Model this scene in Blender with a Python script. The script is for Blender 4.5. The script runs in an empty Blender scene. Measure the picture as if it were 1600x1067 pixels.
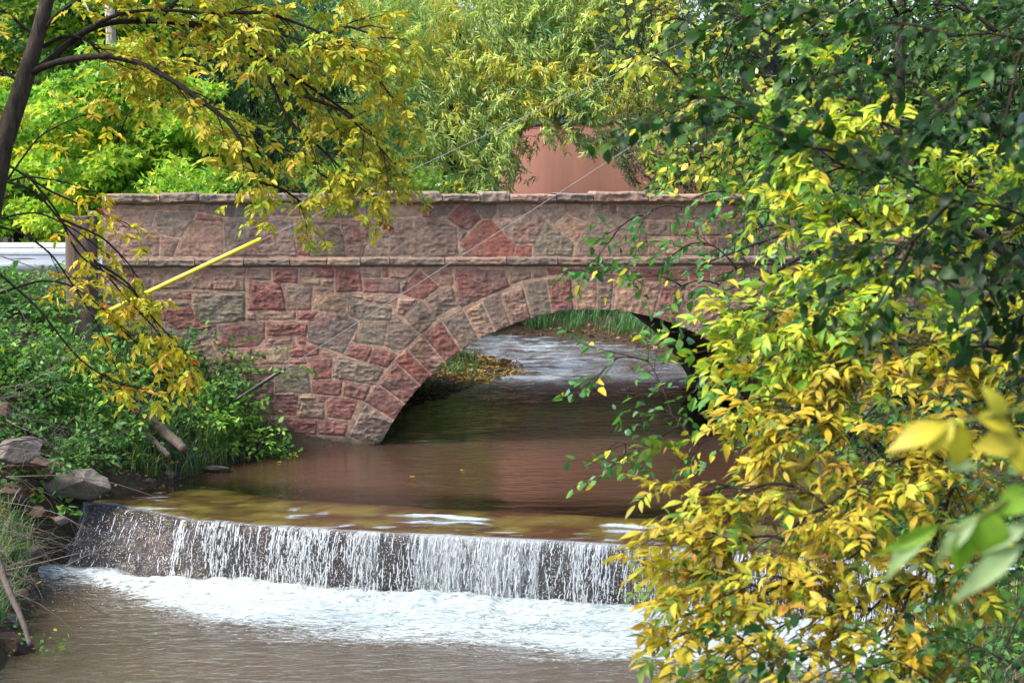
import bpy, math, random
import numpy as np
from mathutils import Vector
R_ = math.radians
rng = np.random.default_rng(7)
random.seed(7)
sc = bpy.context.scene
COL = sc.collection

# ---------------------------------------------------------------- camera, sky, sun, exposure
F = 2986.0; H = 3.44; PITCH = R_(-4.46)
cam = bpy.data.cameras.new("camera"); camo = bpy.data.objects.new("camera", cam); COL.objects.link(camo)
cam.lens = F * 36 / 1600; cam.sensor_width = 36; cam.clip_start = 0.1; cam.clip_end = 600
camo.location = (0, 0, H); camo.rotation_euler = (R_(90) + PITCH, 0, 0)
cam.dof.use_dof = True; cam.dof.focus_distance = 24.0; cam.dof.aperture_fstop = 6.3
sc.camera = camo
w = bpy.data.worlds.new("World"); sc.world = w; w.use_nodes = True
nt = w.node_tree; bg = nt.nodes["Background"]
sky = nt.nodes.new("ShaderNodeTexSky"); sky.sky_type = 'NISHITA'; sky.sun_disc = False
SUN_EL, SUN_AZ = 50.0, 250.0      # azimuth clockwise from +Y: from the left, slightly behind the camera
sky.sun_elevation = R_(SUN_EL); sky.sun_rotation = R_(SUN_AZ); sky.air_density = 1.0; sky.dust_density = 3.0; sky.ozone_density = 1.0
nt.links.new(sky.outputs[0], bg.inputs[0]); bg.inputs[1].default_value = 0.15
sl = bpy.data.lights.new("sun", 'SUN'); sl.energy = 2.4; sl.angle = R_(24); sl.color = (1.0, 0.95, 0.87)
so = bpy.data.objects.new("sun", sl); COL.objects.link(so)
sd = Vector((math.sin(R_(SUN_AZ)) * math.cos(R_(SUN_EL)), math.cos(R_(SUN_AZ)) * math.cos(R_(SUN_EL)), math.sin(R_(SUN_EL))))
so.rotation_euler = sd.to_track_quat('Z', 'Y').to_euler(); so.location = sd * 60
sc.view_settings.view_transform = 'Standard'; sc.view_settings.look = 'None'
sc.view_settings.exposure = 1.42; sc.view_settings.gamma = 1
sc.cycles.max_bounces = 8; sc.cycles.diffuse_bounces = 3; sc.cycles.transmission_bounces = 5
sc.cycles.transparent_max_bounces = 12; sc.cycles.caustics_reflective = False; sc.cycles.caustics_refractive = False
sc.cycles.use_denoising = True

# ---------------------------------------------------------------- projection helpers (photograph pixels -> world)
ct, st = math.cos(PITCH), math.sin(PITCH)
def ray(px, py):
    a = (px - 800) / F; b = (533.5 - py) / F
    return np.array([a, ct - b * st, st + b * ct])
def atY(px, py, Y):
    r = ray(px, py); return np.array([0, 0, H]) + r * (Y / r[1])
def atZ(px, py, z):
    r = ray(px, py); return np.array([0, 0, H]) + r * ((z - H) / r[2])
def path(pts):
    return np.array([atY(*p) for p in pts])

# ---------------------------------------------------------------- numpy noise
def _h(ix, iy, iz, s):
    n = (ix * 374761393 + iy * 668265263 + iz * 2147483647 + s * 144665) & 0xffffffff
    n = ((n ^ (n >> 13)) * 1274126177) & 0xffffffff
    n = (n ^ (n >> 16)) & 0xffffffff
    return n / 4294967295.0
def vnoise(x, y, z=0.0, s=0):
    x, y, z = np.broadcast_arrays(np.asarray(x, float), y, z)
    ix, iy, iz = np.floor(x).astype(np.int64), np.floor(y).astype(np.int64), np.floor(z).astype(np.int64)
    fx, fy, fz = x - ix, y - iy, z - iz
    fx, fy, fz = [f * f * (3 - 2 * f) for f in (fx, fy, fz)]
    r = 0
    for dx in (0, 1):
        for dy in (0, 1):
            for dz in (0, 1):
                r = r + _h(ix + dx, iy + dy, iz + dz, s) * (fx if dx else 1 - fx) * (fy if dy else 1 - fy) * (fz if dz else 1 - fz)
    return r * 2 - 1
def fbm(x, y, z=0.0, o=4, s=0, ridged=False):
    t = 0; a = 1; n = 0
    for k in range(o):
        v = vnoise(np.asarray(x) * 2**k + 7.3 * k, np.asarray(y) * 2**k + 3.1 * k, np.asarray(z) * 2**k, s + k)
        if ridged: v = 1 - 2 * np.abs(v)
        t = t + a * v; n += a; a *= 0.5
    return t / n
def sstep(a, b, x):
    t = np.clip((x - a) / (b - a), 0, 1); return t * t * (3 - 2 * t)
def lin(r, g, b):
    return np.array([((c / 255 + 0.055) / 1.055) ** 2.4 if c > 10 else c / 255 / 12.92 for c in (r, g, b)])

# ---------------------------------------------------------------- object helpers
def tag(o, label=None, cat=None, group=None, kind=None):
    if label: o["label"] = label
    if cat: o["category"] = cat
    if group: o["group"] = group
    if kind: o["kind"] = kind
    return o
def empty(name, loc, label=None, cat=None, group=None):
    o = bpy.data.objects.new(name, None); COL.objects.link(o); o.location = [float(v) for v in loc]; o.empty_display_size = 0.2
    return tag(o, label, cat, group)
def mesh(name, V, faces, mat, parent=None, col=None, smooth=True, fmat=None, uv=None):
    """V (n,3) world coordinates; faces: (m,k) array or list of arrays of different k."""
    V = np.asarray(V, np.float32)
    if parent is not None: V = V - np.array(parent.location, np.float32)
    fl = faces if isinstance(faces, list) else [faces]
    fl = [np.asarray(f, np.int32) for f in fl if len(f)]
    me = bpy.data.meshes.new(name)
    me.vertices.add(len(V)); me.vertices.foreach_set("co", V.ravel())
    loops = np.concatenate([f.ravel() for f in fl]); tot = np.concatenate([np.full(len(f), f.shape[1], np.int32) for f in fl])
    me.loops.add(len(loops)); me.loops.foreach_set("vertex_index", loops)
    me.polygons.add(len(tot)); start = np.concatenate([[0], np.cumsum(tot)[:-1]]).astype(np.int32)
    me.polygons.foreach_set("loop_start", start)
    try: me.polygons.foreach_set("loop_total", tot)
    except Exception: pass
    mats = mat if isinstance(mat, list) else [mat]
    for m in mats: me.materials.append(m)
    if fmat is not None: me.polygons.foreach_set("material_index", np.asarray(fmat, np.int32))
    if smooth: me.polygons.foreach_set("use_smooth", np.ones(len(tot), bool))
    if col is not None:
        a = me.color_attributes.new("Col", 'FLOAT_COLOR', 'POINT')
        c = np.ones((len(V), 4), np.float32); c[:, :3] = np.asarray(col)[:, :3]
        if np.asarray(col).shape[1] == 4: c[:, 3] = np.asarray(col)[:, 3]
        a.data.foreach_set("color", c.ravel())
    if uv is not None:
        l = me.uv_layers.new(name="UVMap"); l.data.foreach_set("uv", np.asarray(uv, np.float32)[loops].ravel())
    me.update(calc_edges=True); me.validate()
    o = bpy.data.objects.new(name, me); COL.objects.link(o)
    if parent is not None: o.parent = parent
    return o
def gridfaces(nu, nv, off=0):
    i = np.arange((nu - 1) * (nv - 1)); a = (i // (nv - 1)) * nv + i % (nv - 1) + off
    return np.stack([a, a + nv, a + nv + 1, a + 1], 1)
class Geo:
    """collects vertices, faces and colours of one mesh"""
    def __init__(s): s.V = []; s.F = {}; s.C = []; s.M = {}; s.n = 0
    def add(s, V, faces, col=(1, 1, 1), m=0):
        V = np.asarray(V, float).reshape(-1, 3); col = np.asarray(col, float)
        if col.ndim == 1: col = np.repeat(col[None, :3], len(V), 0)
        for f in (faces if isinstance(faces, list) else [faces]):
            f = np.asarray(f); k = f.shape[1]
            s.F.setdefault(k, []).append(f + s.n); s.M.setdefault(k, []).append(np.full(len(f), m))
        s.V.append(V); s.C.append(col[:, :3]); s.n += len(V)
    def box(s, c, size, rot=None, col=(1, 1, 1), m=0):
        B = np.array([[x, y, z] for x in (-.5, .5) for y in (-.5, .5) for z in (-.5, .5)]) * size
        if rot is not None: B = B @ np.asarray(rot).T
        s.add(B + c, np.array([[0, 1, 3, 2], [4, 6, 7, 5], [0, 4, 5, 1], [2, 3, 7, 6], [0, 2, 6, 4], [1, 5, 7, 3]]), col, m)
    def tube(s, P, r, col=(1, 1, 1), n=6, m=0, cap=True, rough=0.0):
        P = np.asarray(P, float); k = len(P)
        r = np.interp(np.linspace(0, 1, k), np.linspace(0, 1, len(np.atleast_1d(r))), np.atleast_1d(r))
        T = np.gradient(P, axis=0); T /= np.linalg.norm(T, axis=1)[:, None] + 1e-9
        ref = np.array([0, 0, 1.0]) if abs(T[:, 2]).mean() < 0.8 else np.array([1.0, 0, 0])
        A = np.cross(T, ref); A /= np.linalg.norm(A, axis=1)[:, None] + 1e-9; B = np.cross(T, A)
        th = np.arange(n) * 2 * math.pi / n
        rr = r[:, None] * np.ones(n)
        if rough: rr = rr * (1 + rough * rng.normal(size=rr.shape))
        V = P[:, None, :] + rr[:, :, None] * (np.cos(th)[None, :, None] * A[:, None, :] + np.sin(th)[None, :, None] * B[:, None, :])
        i = np.arange(k - 1)[:, None] * n; j = np.arange(n)[None, :]
        fs = np.stack([i + j, i + (j + 1) % n, i + n + (j + 1) % n, i + n + j], -1).reshape(-1, 4)
        s.add(V.reshape(-1, 3), fs, col, m)
        if cap:
            s.F.setdefault(n, []).append(np.array([np.arange(n)[::-1], (k - 1) * n + np.arange(n)]) + s.n - k * n)
            s.M.setdefault(n, []).append(np.full(2, m))
    def build(s, name, mat, parent=None, smooth=True):
        ks = list(s.F); fl = [np.concatenate(s.F[k]) for k in ks]; fm = np.concatenate([np.concatenate(s.M[k]) for k in ks])
        return mesh(name, np.concatenate(s.V), fl, mat, parent, np.concatenate(s.C), smooth, fm if isinstance(mat, list) else None)

# ---------------------------------------------------------------- materials
class MT:
    def __init__(s, name):
        s.m = bpy.data.materials.new(name); s.m.use_nodes = True; s.t = s.m.node_tree; s.t.nodes.clear()
        s.out = s.t.nodes.new("ShaderNodeOutputMaterial")
    def n(s, typ, **kw):
        nd = s.t.nodes.new("ShaderNode" + typ)
        for k, v in kw.items():
            if k in ("op",): nd.operation = v
            elif hasattr(nd, k): setattr(nd, k, v)
        return nd
    def l(s, a, b): s.t.links.new(a, b)
    def setv(s, nd, **kw):
        for k, v in kw.items():
            key = k.replace("_", " ")
            i = nd.inputs[key] if key in nd.inputs else nd.inputs[int(k[1:])]
            if isinstance(v, bpy.types.NodeSocket): s.l(v, i)
            else: i.default_value = v
        return nd
    def noise(s, scale, detail=4, rough=0.6, vec=None, dist=0.0, coord='Object', sc3=None):
        if vec is None:
            vec = s.n("TexCoord").outputs[coord]
        if sc3:
            mp = s.n("Mapping"); mp.inputs["Scale"].default_value = sc3; s.l(vec, mp.inputs[0]); vec = mp.outputs[0]
        nd = s.n("TexNoise"); s.l(vec, nd.inputs["Vector"])
        nd.inputs["Scale"].default_value = scale; nd.inputs["Detail"].default_value = detail
        nd.inputs["Roughness"].default_value = rough; nd.inputs["Distortion"].default_value = dist
        return nd.outputs[0]
    def ramp(s, fac, stops):
        nd = s.n("ValToRGB"); cr = nd.color_ramp
        while len(cr.elements) < len(stops): cr.elements.new(0.5)
        for e, (p, c) in zip(cr.elements, stops):
            e.position = p; e.color = (*c, 1) if len(c) == 3 else c
        s.l(fac, nd.inputs[0]); return nd.outputs[0]
    def mix(s, fac, a, b, mode='MIX'):
        nd = s.n("Mix"); nd.data_type = 'RGBA'; nd.blend_type = mode
        for v, i in ((fac, nd.inputs[0]), (a, nd.inputs[6]), (b, nd.inputs[7])):
            if isinstance(v, bpy.types.NodeSocket): s.l(v, i)
            else: i.default_value = v if isinstance(v, (int, float)) else (*v, 1)
        return nd.outputs[2]
    def math(s, op, a, b=0.0, clamp=False):
        nd = s.n("Math"); nd.operation = op; nd.use_clamp = clamp
        for v, i in ((a, nd.inputs[0]), (b, nd.inputs[1])):
            if isinstance(v, bpy.types.NodeSocket): s.l(v, i)
            else: i.default_value = v
        return nd.outputs[0]
    def attr(s, name="Col"):
        nd = s.n("Attribute"); nd.attribute_name = name; return nd
    def bump(s, h, strength=0.5, dist=0.01, normal=None):
        nd = s.n("Bump"); s.l(h, nd.inputs["Height"]); nd.inputs["Strength"].default_value = strength; nd.inputs["Distance"].default_value = dist
        if normal is not None: s.l(normal, nd.inputs["Normal"])
        return nd.outputs[0]
    def bsdf(s, color, rough=0.8, normal=None, spec=0.5, **kw):
        b = s.n("BsdfPrincipled")
        if isinstance(color, bpy.types.NodeSocket): s.l(color, b.inputs["Base Color"])
        else: b.inputs["Base Color"].default_value = (*color, 1)
        if isinstance(rough, bpy.types.NodeSocket): s.l(rough, b.inputs["Roughness"])
        else: b.inputs["Roughness"].default_value = rough
        b.inputs["Specular IOR Level"].default_value = spec
        if normal is not None: s.l(normal, b.inputs["Normal"])
        s.l(b.outputs[0], s.out.inputs[0]); return b

def mat_stone(name="carved_stone"):
    t = MT(name); c = t.attr().outputs["Color"]
    n1 = t.noise(9, 6, 0.7); n2 = t.noise(60, 5, 0.75); n3 = t.noise(3.0, 5, 0.65)
    v = t.ramp(n1, [(0.25, (0.55, 0.53, 0.52)), (0.5, (1, 1, 1)), (0.75, (1.25, 1.22, 1.2))])
    c = t.mix(1.0, c, v, 'MULTIPLY')
    v2 = t.ramp(n2, [(0.3, (0.62, 0.6, 0.6)), (0.55, (1, 1, 1)), (0.8, (1.35, 1.3, 1.28))])
    c = t.mix(0.8, c, v2, 'MULTIPLY')
    g = t.ramp(n3, [(0.54, (0, 0, 0)), (0.66, (1, 1, 1))])
    c = t.mix(t.math('MULTIPLY', g, 0.35), c, (0.20, 0.19, 0.165))
    b1 = t.bump(t.noise(22, 8, 0.72), 0.6, 0.012)
    b2 = t.bump(n2, 0.6, 0.006, b1)
    t.bsdf(c, 0.88, b2, 0.3); return t.m
def mat_attr(name, rough=0.8, nscale=20, amt=0.5, bump=0.4, dist=0.01, sc3=None, spec=0.4):
    t = MT(name); c = t.attr().outputs["Color"]; n = t.noise(nscale, 5, 0.65, sc3=sc3)
    v = t.ramp(n, [(0.25, (1 - amt,) * 3), (0.75, (1 + amt * .6,) * 3)])
    t.bsdf(t.mix(1.0, c, v, 'MULTIPLY'), rough, t.bump(n, bump, dist), spec); return t.m
def mat_leaf(name, trans=0.42, rough=0.45, gloss=0.06, tc=(1.12, 1.25, 0.6)):
    t = MT(name); c = t.attr().outputs["Color"]
    n = t.noise(26, 3, 0.6, coord='Object'); v = t.ramp(n, [(0.3, (0.8, 0.8, 0.78)), (0.7, (1.15, 1.13, 1.1))])
    c = t.mix(1.0, c, v, 'MULTIPLY')
    d = t.n("BsdfDiffuse"); t.l(c, d.inputs[0])
    tr = t.n("BsdfTranslucent"); t.l(t.mix(1.0, c, tc, 'MULTIPLY'), tr.inputs[0])
    m = t.n("MixShader"); m.inputs[0].default_value = trans; t.l(d.outputs[0], m.inputs[1]); t.l(tr.outputs[0], m.inputs[2])
    g = t.n("BsdfGlossy"); g.inputs["Roughness"].default_value = rough
    fr = t.n("Fresnel"); fr.inputs[0].default_value = 1.35
    m2 = t.n("MixShader"); t.l(t.math('ADD', t.math('MULTIPLY', fr.outputs[0], 0.18), gloss * 0.2), m2.inputs[0]); t.l(m.outputs[0], m2.inputs[1]); t.l(g.outputs[0], m2.inputs[2])
    t.l(m2.outputs[0], t.out.inputs[0]); return t.m
M_STONE = mat_stone()
M_LEAF = mat_leaf("leaf")
M_FAR = mat_leaf("far_leaf", .5, .5, .04, (1.12, 1.2, .82))
M_BARK = mat_attr("bark", 0.9, 22, 0.75, 1.0, 0.03, sc3=(1, 1, 0.3), spec=0.15)
M_TWIG = mat_attr("twig_bark", 0.85, 30, 0.35, 0.4, 0.005, spec=0.25)
M_ROCK = mat_attr("boulder_rock", 0.85, 6, 0.5, 0.9, 0.03, spec=0.3)
BARK = lin(60, 55, 48); TWIG = lin(52, 44, 38); GREYTWIG = lin(128, 116, 108)

# ---------------------------------------------------------------- plan of the creek (x, y)
UP = np.array([(-4.9, 21.2), (-4.3, 21.9), (-3.75, 23.5), (-3.1, 25.6), (-1.8, 26.0), (-1.9, 29.4), (-1.5, 30.9), (-.68, 33.7), (.27, 36.3),
    (.0, 38), (-.5, 39.5), (-1.5, 42), (-4, 43.5), (-12, 44), (-12, 48.5), (-3, 47.8), (-.46, 46), (1.5, 44.4), (2.8, 41.9), (3.3, 38.3),
    (3.5, 35), (4.0, 27), (4.6, 24), (4.3, 20), (3.7, 17.4), (3.2, 17.7), (0, 18.8), (-3.4, 19.9), (-4.7, 21)])
LOW = np.array([(-4.7, 21), (-3.4, 19.9), (0, 18.8), (3.2, 17.7), (3.6, 17.3), (3.3, 14), (3.2, 8), (3.5, -12), (-4.6, -12), (-4.3, 8), (-4.25, 14), (-4.5, 17.2), (-5.1, 20.1)])
def sdist(P, poly):
    x, y = P[..., 0], P[..., 1]; d = np.full(x.shape, 1e9); inside = np.zeros(x.shape, bool)
    n = len(poly)
    for i in range(n):
        a = poly[i]; b = poly[(i + 1) % n]; e = b - a
        t = np.clip(((x - a[0]) * e[0] + (y - a[1]) * e[1]) / (e @ e + 1e-12), 0, 1)
        d = np.minimum(d, np.hypot(x - a[0] - t * e[0], y - a[1] - t * e[1]))
        c = ((a[1] > y) != (b[1] > y)) & (x < (b[0] - a[0]) * (y - a[1]) / (b[1] - a[1] + 1e-12) + a[0])
        inside ^= c
    return np.where(inside, -d, d)
def ground_z(x, y):
    x = np.asarray(x, float); y = np.asarray(y, float); P = np.stack([x, y], -1)
    du, dl = sdist(P, UP), sdist(P, LOW)
    d = np.minimum(du, dl)
    base = -0.66 + 0.66 * sstep(17.5, 21.5, y)
    left = x < -2.0
    slope = np.where(left, 0.72 + .4 * sstep(22.5, 25, y), 0.5); top = np.where(left, 2.42, 1.6)
    slope = np.where(y > 36, np.where(x > 0, 0.30, 0.35), slope); top = np.where(y > 36, 1.3, top)
    slope = np.where((y > 29) & (y < 40) & (x < 0.5) & (x > -4), 0.16, slope)
    near = sstep(9, 13, y); top = top * (0.5 + 0.5 * near)
    rise = top * (1 - np.exp(-np.maximum(d, 0) * slope / top * 1.15))
    z = base + rise + 0.10 * sstep(0, 1, d) * fbm(x * 0.9, y * 0.9, o=4, s=3)
    inz = np.where(du < 0, -0.32 * sstep(0, 0.5, -du) - .02, -0.66 - 0.45 * sstep(0, 0.6, -dl) - .02)
    return np.where(d < 0, inz + 0.03 * fbm(x * 3, y * 3, o=3, s=5), z)
def gz(x, y): return float(ground_z(np.array([x]), np.array([y]))[0])
# ================================================================ THE BRIDGE
PHI = R_(5.8); O = atZ(600, 695, 0.0); TU = np.array([math.cos(PHI), math.sin(PHI), 0]); NN = np.array([math.sin(PHI), -math.cos(PHI), 0])
def uz(px, py):
    r = ray(px, py); C0 = np.array([0, 0, H]); t = ((O - C0) @ NN) / (r @ NN); P = C0 + r * t
    return np.array([(P - O) @ TU, P[2]])
def face(u, z, out=0.0):
    u = np.asarray(u, float); z = np.asarray(z, float); out = np.asarray(out, float)
    P = O[None, :2] + u.ravel()[:, None] * TU[None, :2] + (out * np.ones_like(u)).ravel()[:, None] * NN[None, :2]
    return np.column_stack([P, z.ravel()])
AC = uz(925, 849); AR = uz(925, 483.5)[1] - AC[1]; AE = AR * 420 / 366
U0, U1 = uz(161, 400)[0], uz(1430, 400)[0]
ZC = uz(700, 319)[1]; ZS1, ZS0 = uz(700, 402.5)[1], uz(700, 417)[1]; ZTOP = uz(700, 304)[1]
S = """P 162,319 192,319 192,327 162,328
P 192,319 239,320 239,328 192,327
G 240,320 249,320 248,328 239,328
P 250,320 281,321 281,329 248,328
G 282,321 297,322 297,330 281,330
P 298,322 320,323 320,332 298,330
G 321,319 362,319 366,339 345,339 322,333
N 363,319 394,319 392,339 367,339
G 394,318 414,318 414,338 393,339
P 415,318 438,319 439,337 415,338
P 440,320 470,320 505,322 505,338 440,337
N 507,320 534,320 534,341 507,341
G 535,320 601,322 601,341 535,341
O 603,322 658,322 656,338 603,339
R 660,321 674,321 673,340 660,339
G 676,320 712,320 698,337 676,341
P 162,330 224,330 224,355 162,356
G 226,330 244,331 237,354 226,355
P 162,358 238,358 249,369 250,401 162,401
G 246,331 307,333 302,344 282,372 252,366 240,354
N 253,370 281,375 270,401 253,401
R 310,335 349,342 349,347 306,343
P 303,345 347,348 350,384 349,401 275,401 282,378
G 351,342 457,342 465,401 352,401
P 458,342 475,341 475,351 459,352
P 477,342 531,345 530,350 477,352
G 460,354 492,354 491,365 461,366
R 463,368 489,368 485,401 466,401
N 495,354 529,352 536,371 542,401 487,401
P 533,346 578,346 573,378 538,378
P 539,380 572,380 568,401 544,401
H 580,344 676,342 697,346 713,358 716,401 570,401
R 699,341 721,320 738,320 752,342 731,362 716,354
G 740,320 776,320 776,331 768,343 754,341
P 717,358 729,364 719,379
Q 756,345 767,345 785,365 806,384 800,401 736,401 723,386 720,381
G 718,383 733,394 734,401 718,401
G 778,322 831,320 835,327 800,342 780,341
H 783,344 806,343 835,329 853,346 833,380 807,383 786,364 780,351
Q 808,385 831,384 831,401 803,401
G 837,324 886,320 887,331 867,350
O 888,322 923,320 919,348 888,335
O 886,338 917,352 899,378 869,357
N 855,348 897,382 894,401 835,401 835,381
H 924,335 948,328 972,342 1010,345 1012,401 898,401
G 926,320 949,320 950,326 927,332
R 951,320 963,320 965,340 952,331
G 966,319 1010,319 1010,343 980,343 967,338
P 1012,319 1060,320 1058,343 1012,343
P 185,420 238,420 236,434 185,434
G 185,436 236,436 235,452 185,452
P 240,421 332,420 332,452 237,452
P 334,421 383,421 383,455 333,454
P 386,421 423,421 423,438 386,437
R 427,420 465,420 464,443 427,441
P 469,420 491,420 489,433 469,433
R 494,419 523,419 521,434 493,434
O 469,435 500,435 501,446 469,446
P 503,436 521,436 520,448 503,447
P 386,439 425,443 439,443 390,440
R 526,420 562,420 566,455 526,457
G 563,420 595,420 595,434 565,434
R 597,420 607,420 607,434 597,434
P 609,420 653,420 639,435 609,435
R 568,437 625,438 624,459 568,457
N 626,438 638,437 634,448 626,458
R 656,424 686,449 661,469 629,460 636,445
P 659,420 706,420 706,431 671,433
P 675,434 708,432 709,446 687,448
N 299,458 382,458 383,502 316,508 300,482
P 229,455 285,455 287,468 229,468
G 256,471 295,470 297,477 256,480
R 257,482 298,479 313,510 277,515 258,500
R 222,471 254,475 254,500 225,500
R 391,441 439,444 447,485 387,485
P 442,446 489,448 486,485 450,485
P 493,449 522,449 522,457 493,456
O 491,459 544,461 539,490 490,484
P 385,488 401,488 400,500 385,500
P 403,487 462,487 462,500 403,500
R 466,487 497,487 490,500 466,500
N 545,465 581,475 612,480 612,501 564,501 544,492
P 547,460 566,461 566,468 549,464
P 568,461 582,461 582,472 568,469
P 584,462 622,462 620,476 584,473
P 622,465 652,468 630,494 619,489
G 656,468 683,498 658,522 631,495
F 483,501 516,488 539,492 560,504 559,513 536,552 481,535
N 563,504 605,504 600,541 559,536
P 550,531 560,512 557,534
G 607,498 617,493 654,523 625,552 602,541
G 665,466 706,448 715,478 679,495
R 711,429 746,420 787,423 797,447 722,480 715,475
P 800,423 830,424 829,434 798,444
P 832,424 854,425 854,432 831,435
R 856,420 895,420 895,427 857,431
P 712,420 742,419 712,427
O 789,419 854,419 854,423 800,421
R 417,504 481,505 479,525 417,525
R 341,510 415,504 413,529 402,541 353,544 347,530
N 282,519 338,510 339,527 290,539
P 418,529 461,527 461,539 414,541
R 464,527 479,527 479,538 464,538
R 334,534 349,532 353,546 341,550
P 285,543 330,534 342,568 321,576 300,570
R 344,552 393,546 393,566 344,569
O 396,545 450,542 450,569 396,571
R 453,541 499,539 497,556 453,559
P 501,545 528,556 524,559 499,557
R 453,562 479,561 479,568 453,569
R 483,560 520,559 517,591 490,593
G 524,560 574,567 601,577 586,602 520,590
R 548,536 582,544 574,566 540,555
R 585,545 620,554 605,574 577,567
R 358,571 393,571 393,584 358,583
R 396,574 427,572 427,586 396,585
R 361,587 427,588 427,616 360,608
N 432,574 480,573 488,614 430,614
G 321,578 352,573 357,608 330,608
R 489,596 535,594 532,618 489,615
R 539,596 578,604 569,626 537,618
R 415,617 466,617 462,649 422,647
R 360,611 412,617 420,647 372,640
P 467,617 496,618 493,625 468,625
R 498,620 510,620 509,628 497,627
P 471,628 508,630 506,654 463,652
R 512,620 559,625 549,656 511,651
R 449,652 496,657 494,679 448,675
P 425,650 447,652 446,673 430,668
R 498,655 544,659 539,680 497,679
R 375,643 422,650 428,672 385,668
G 385,672 445,676 448,690 385,690
N 450,680 500,683 498,694 450,694
P 502,683 527,686 527,696 502,696
P 300,578 319,578 328,610 305,605
G 255,505 275,518 282,540 250,530"""
CD = dict(R=(136, 96, 88), P=(150, 123, 108), G=(134, 118, 106), N=(130, 120, 104), O=(162, 136, 114), H=(142, 122, 109), Q=(144, 96, 84), F=(120, 109, 100))
stones = []
for ln in S.split("\n"):
    k, *pp = ln.split(); stones.append((k, np.array([uz(*map(float, p.split(","))) for p in pp]), 0))
def dummy(k=None):
    return k or "RPGNOPHPRG"[rng.integers(10)]
def filler(x0, x1, rows, lo, hi):
    for a, b in zip(rows[:-1], rows[1:]):
        x = x0 - rng.uniform(0, 20)
        while x < x1:
            ww = rng.uniform(lo, hi); j = rng.uniform(-2, 2, 4)
            if rng.random() < 0.3 and b - a > 22:
                m = (a + b) / 2 + rng.uniform(-4, 4)
                fill.append((dummy(), np.array([uz(x, a), uz(x + ww, a), uz(x + ww + j[0], m), uz(x + j[1], m)])))
                fill.append((dummy(), np.array([uz(x + j[1], m + 2), uz(x + ww + j[0], m + 2), uz(x + ww, b - 2), uz(x, b - 2)])))
            else:
                fill.append((dummy(), np.array([uz(x + j[1], a), uz(x + ww + j[0], a), uz(x + ww + j[2], b - 2), uz(x + j[3], b - 2)])))
            x += ww + 2.5
fill = []
filler(1014, 1430, [319, 346, 372, 402], 28, 75); filler(897, 1430, [420, 442, 468, 488, 515, 540, 570, 600, 630, 660, 700], 26, 62)
filler(150, 300, [419, 437, 455, 480, 505, 530, 555, 585, 615, 650, 700], 26, 55); filler(300, 440, [600, 625, 652, 676, 700], 26, 55)
# ring of voussoirs: joint angles from the crown, left positive
JA = [65.4, 57.5, 52.7, 46.8, 43.2, 38.8, 33.8, 28.6, 24.4, 20.2, 15.0, 9.9, 4.5, -1.1, -4.7, -11.2, -15.2, -20.5, -25.5, -30.2, -36, -41, -45.5, -51, -56, -60.5, -66]
JK = "GRRQPRGOGPNROGOPRPHRPGRPOG"
RU = 0.011
us = np.arange(U0, U1, RU); zs = np.arange(-0.35, ZC + 0.03, RU); nu, nz = len(us), len(zs)
UU, ZZ = np.meshgrid(us, zs, indexing='ij')
kind = np.full(UU.shape, -1); edge = np.zeros(UU.shape); sid = np.zeros(UU.shape, int)
keys = list("RPGNOHQF")
def stamp(k, P, idn, mh=0.011):
    lo, hi = P.min(0) - .02, P.max(0) + .02
    i0, i1 = np.searchsorted(us, [lo[0], hi[0]]); j0, j1 = np.searchsorted(zs, [lo[1], hi[1]])
    if i1 <= i0 or j1 <= j0: return
    sub = np.stack([UU[i0:i1, j0:j1], ZZ[i0:i1, j0:j1]], -1)
    wob = 0.012 * np.stack([fbm(sub[..., 0] * 5, sub[..., 1] * 5, o=3, s=11), fbm(sub[..., 0] * 5, sub[..., 1] * 5, o=3, s=17)], -1)
    d = -sdist(sub + wob, P) - mh
    ok = (d > 0) & (kind[i0:i1, j0:j1] < 0) & (zone[i0:i1, j0:j1])
    kind[i0:i1, j0:j1][ok] = keys.index(k); edge[i0:i1, j0:j1][ok] = d[ok]; sid[i0:i1, j0:j1][ok] = idn
RR = np.hypot(UU - AC[0], ZZ - AC[1]); AA = np.degrees(np.arctan2(-(UU - AC[0]), ZZ - AC[1]))
ring = (RR < AE) & (ZZ > -0.4) & (np.abs(AA) < 66)
idn = 1000
for q, (a, b) in enumerate(zip(JA[:-1], JA[1:])):
    rx = AE + rng.uniform(-0.03, 0.03)
    d = np.minimum(np.minimum(R_(1) * (a - AA) * RR, R_(1) * (AA - b) * RR), np.minimum(rx - RR, RR - AR + 0.02)) - 0.011
    d = d + 0.008 * fbm(UU * 5, ZZ * 5, o=3, s=23)
    ok = (d > 0) & ring; kind[ok] = keys.index(JK[q]); edge[ok] = d[ok]; sid[ok] = idn; idn += 1
zone = (RR > AE + 0.0) & ((ZZ < ZS0 + .03) | (ZZ > ZS1 - .03))
for q, (k, P, _) in enumerate(stones): stamp(k, P, q, -0.004)
for q, (k, P) in enumerate(fill): stamp(k, P, 400 + q, .004)
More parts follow.
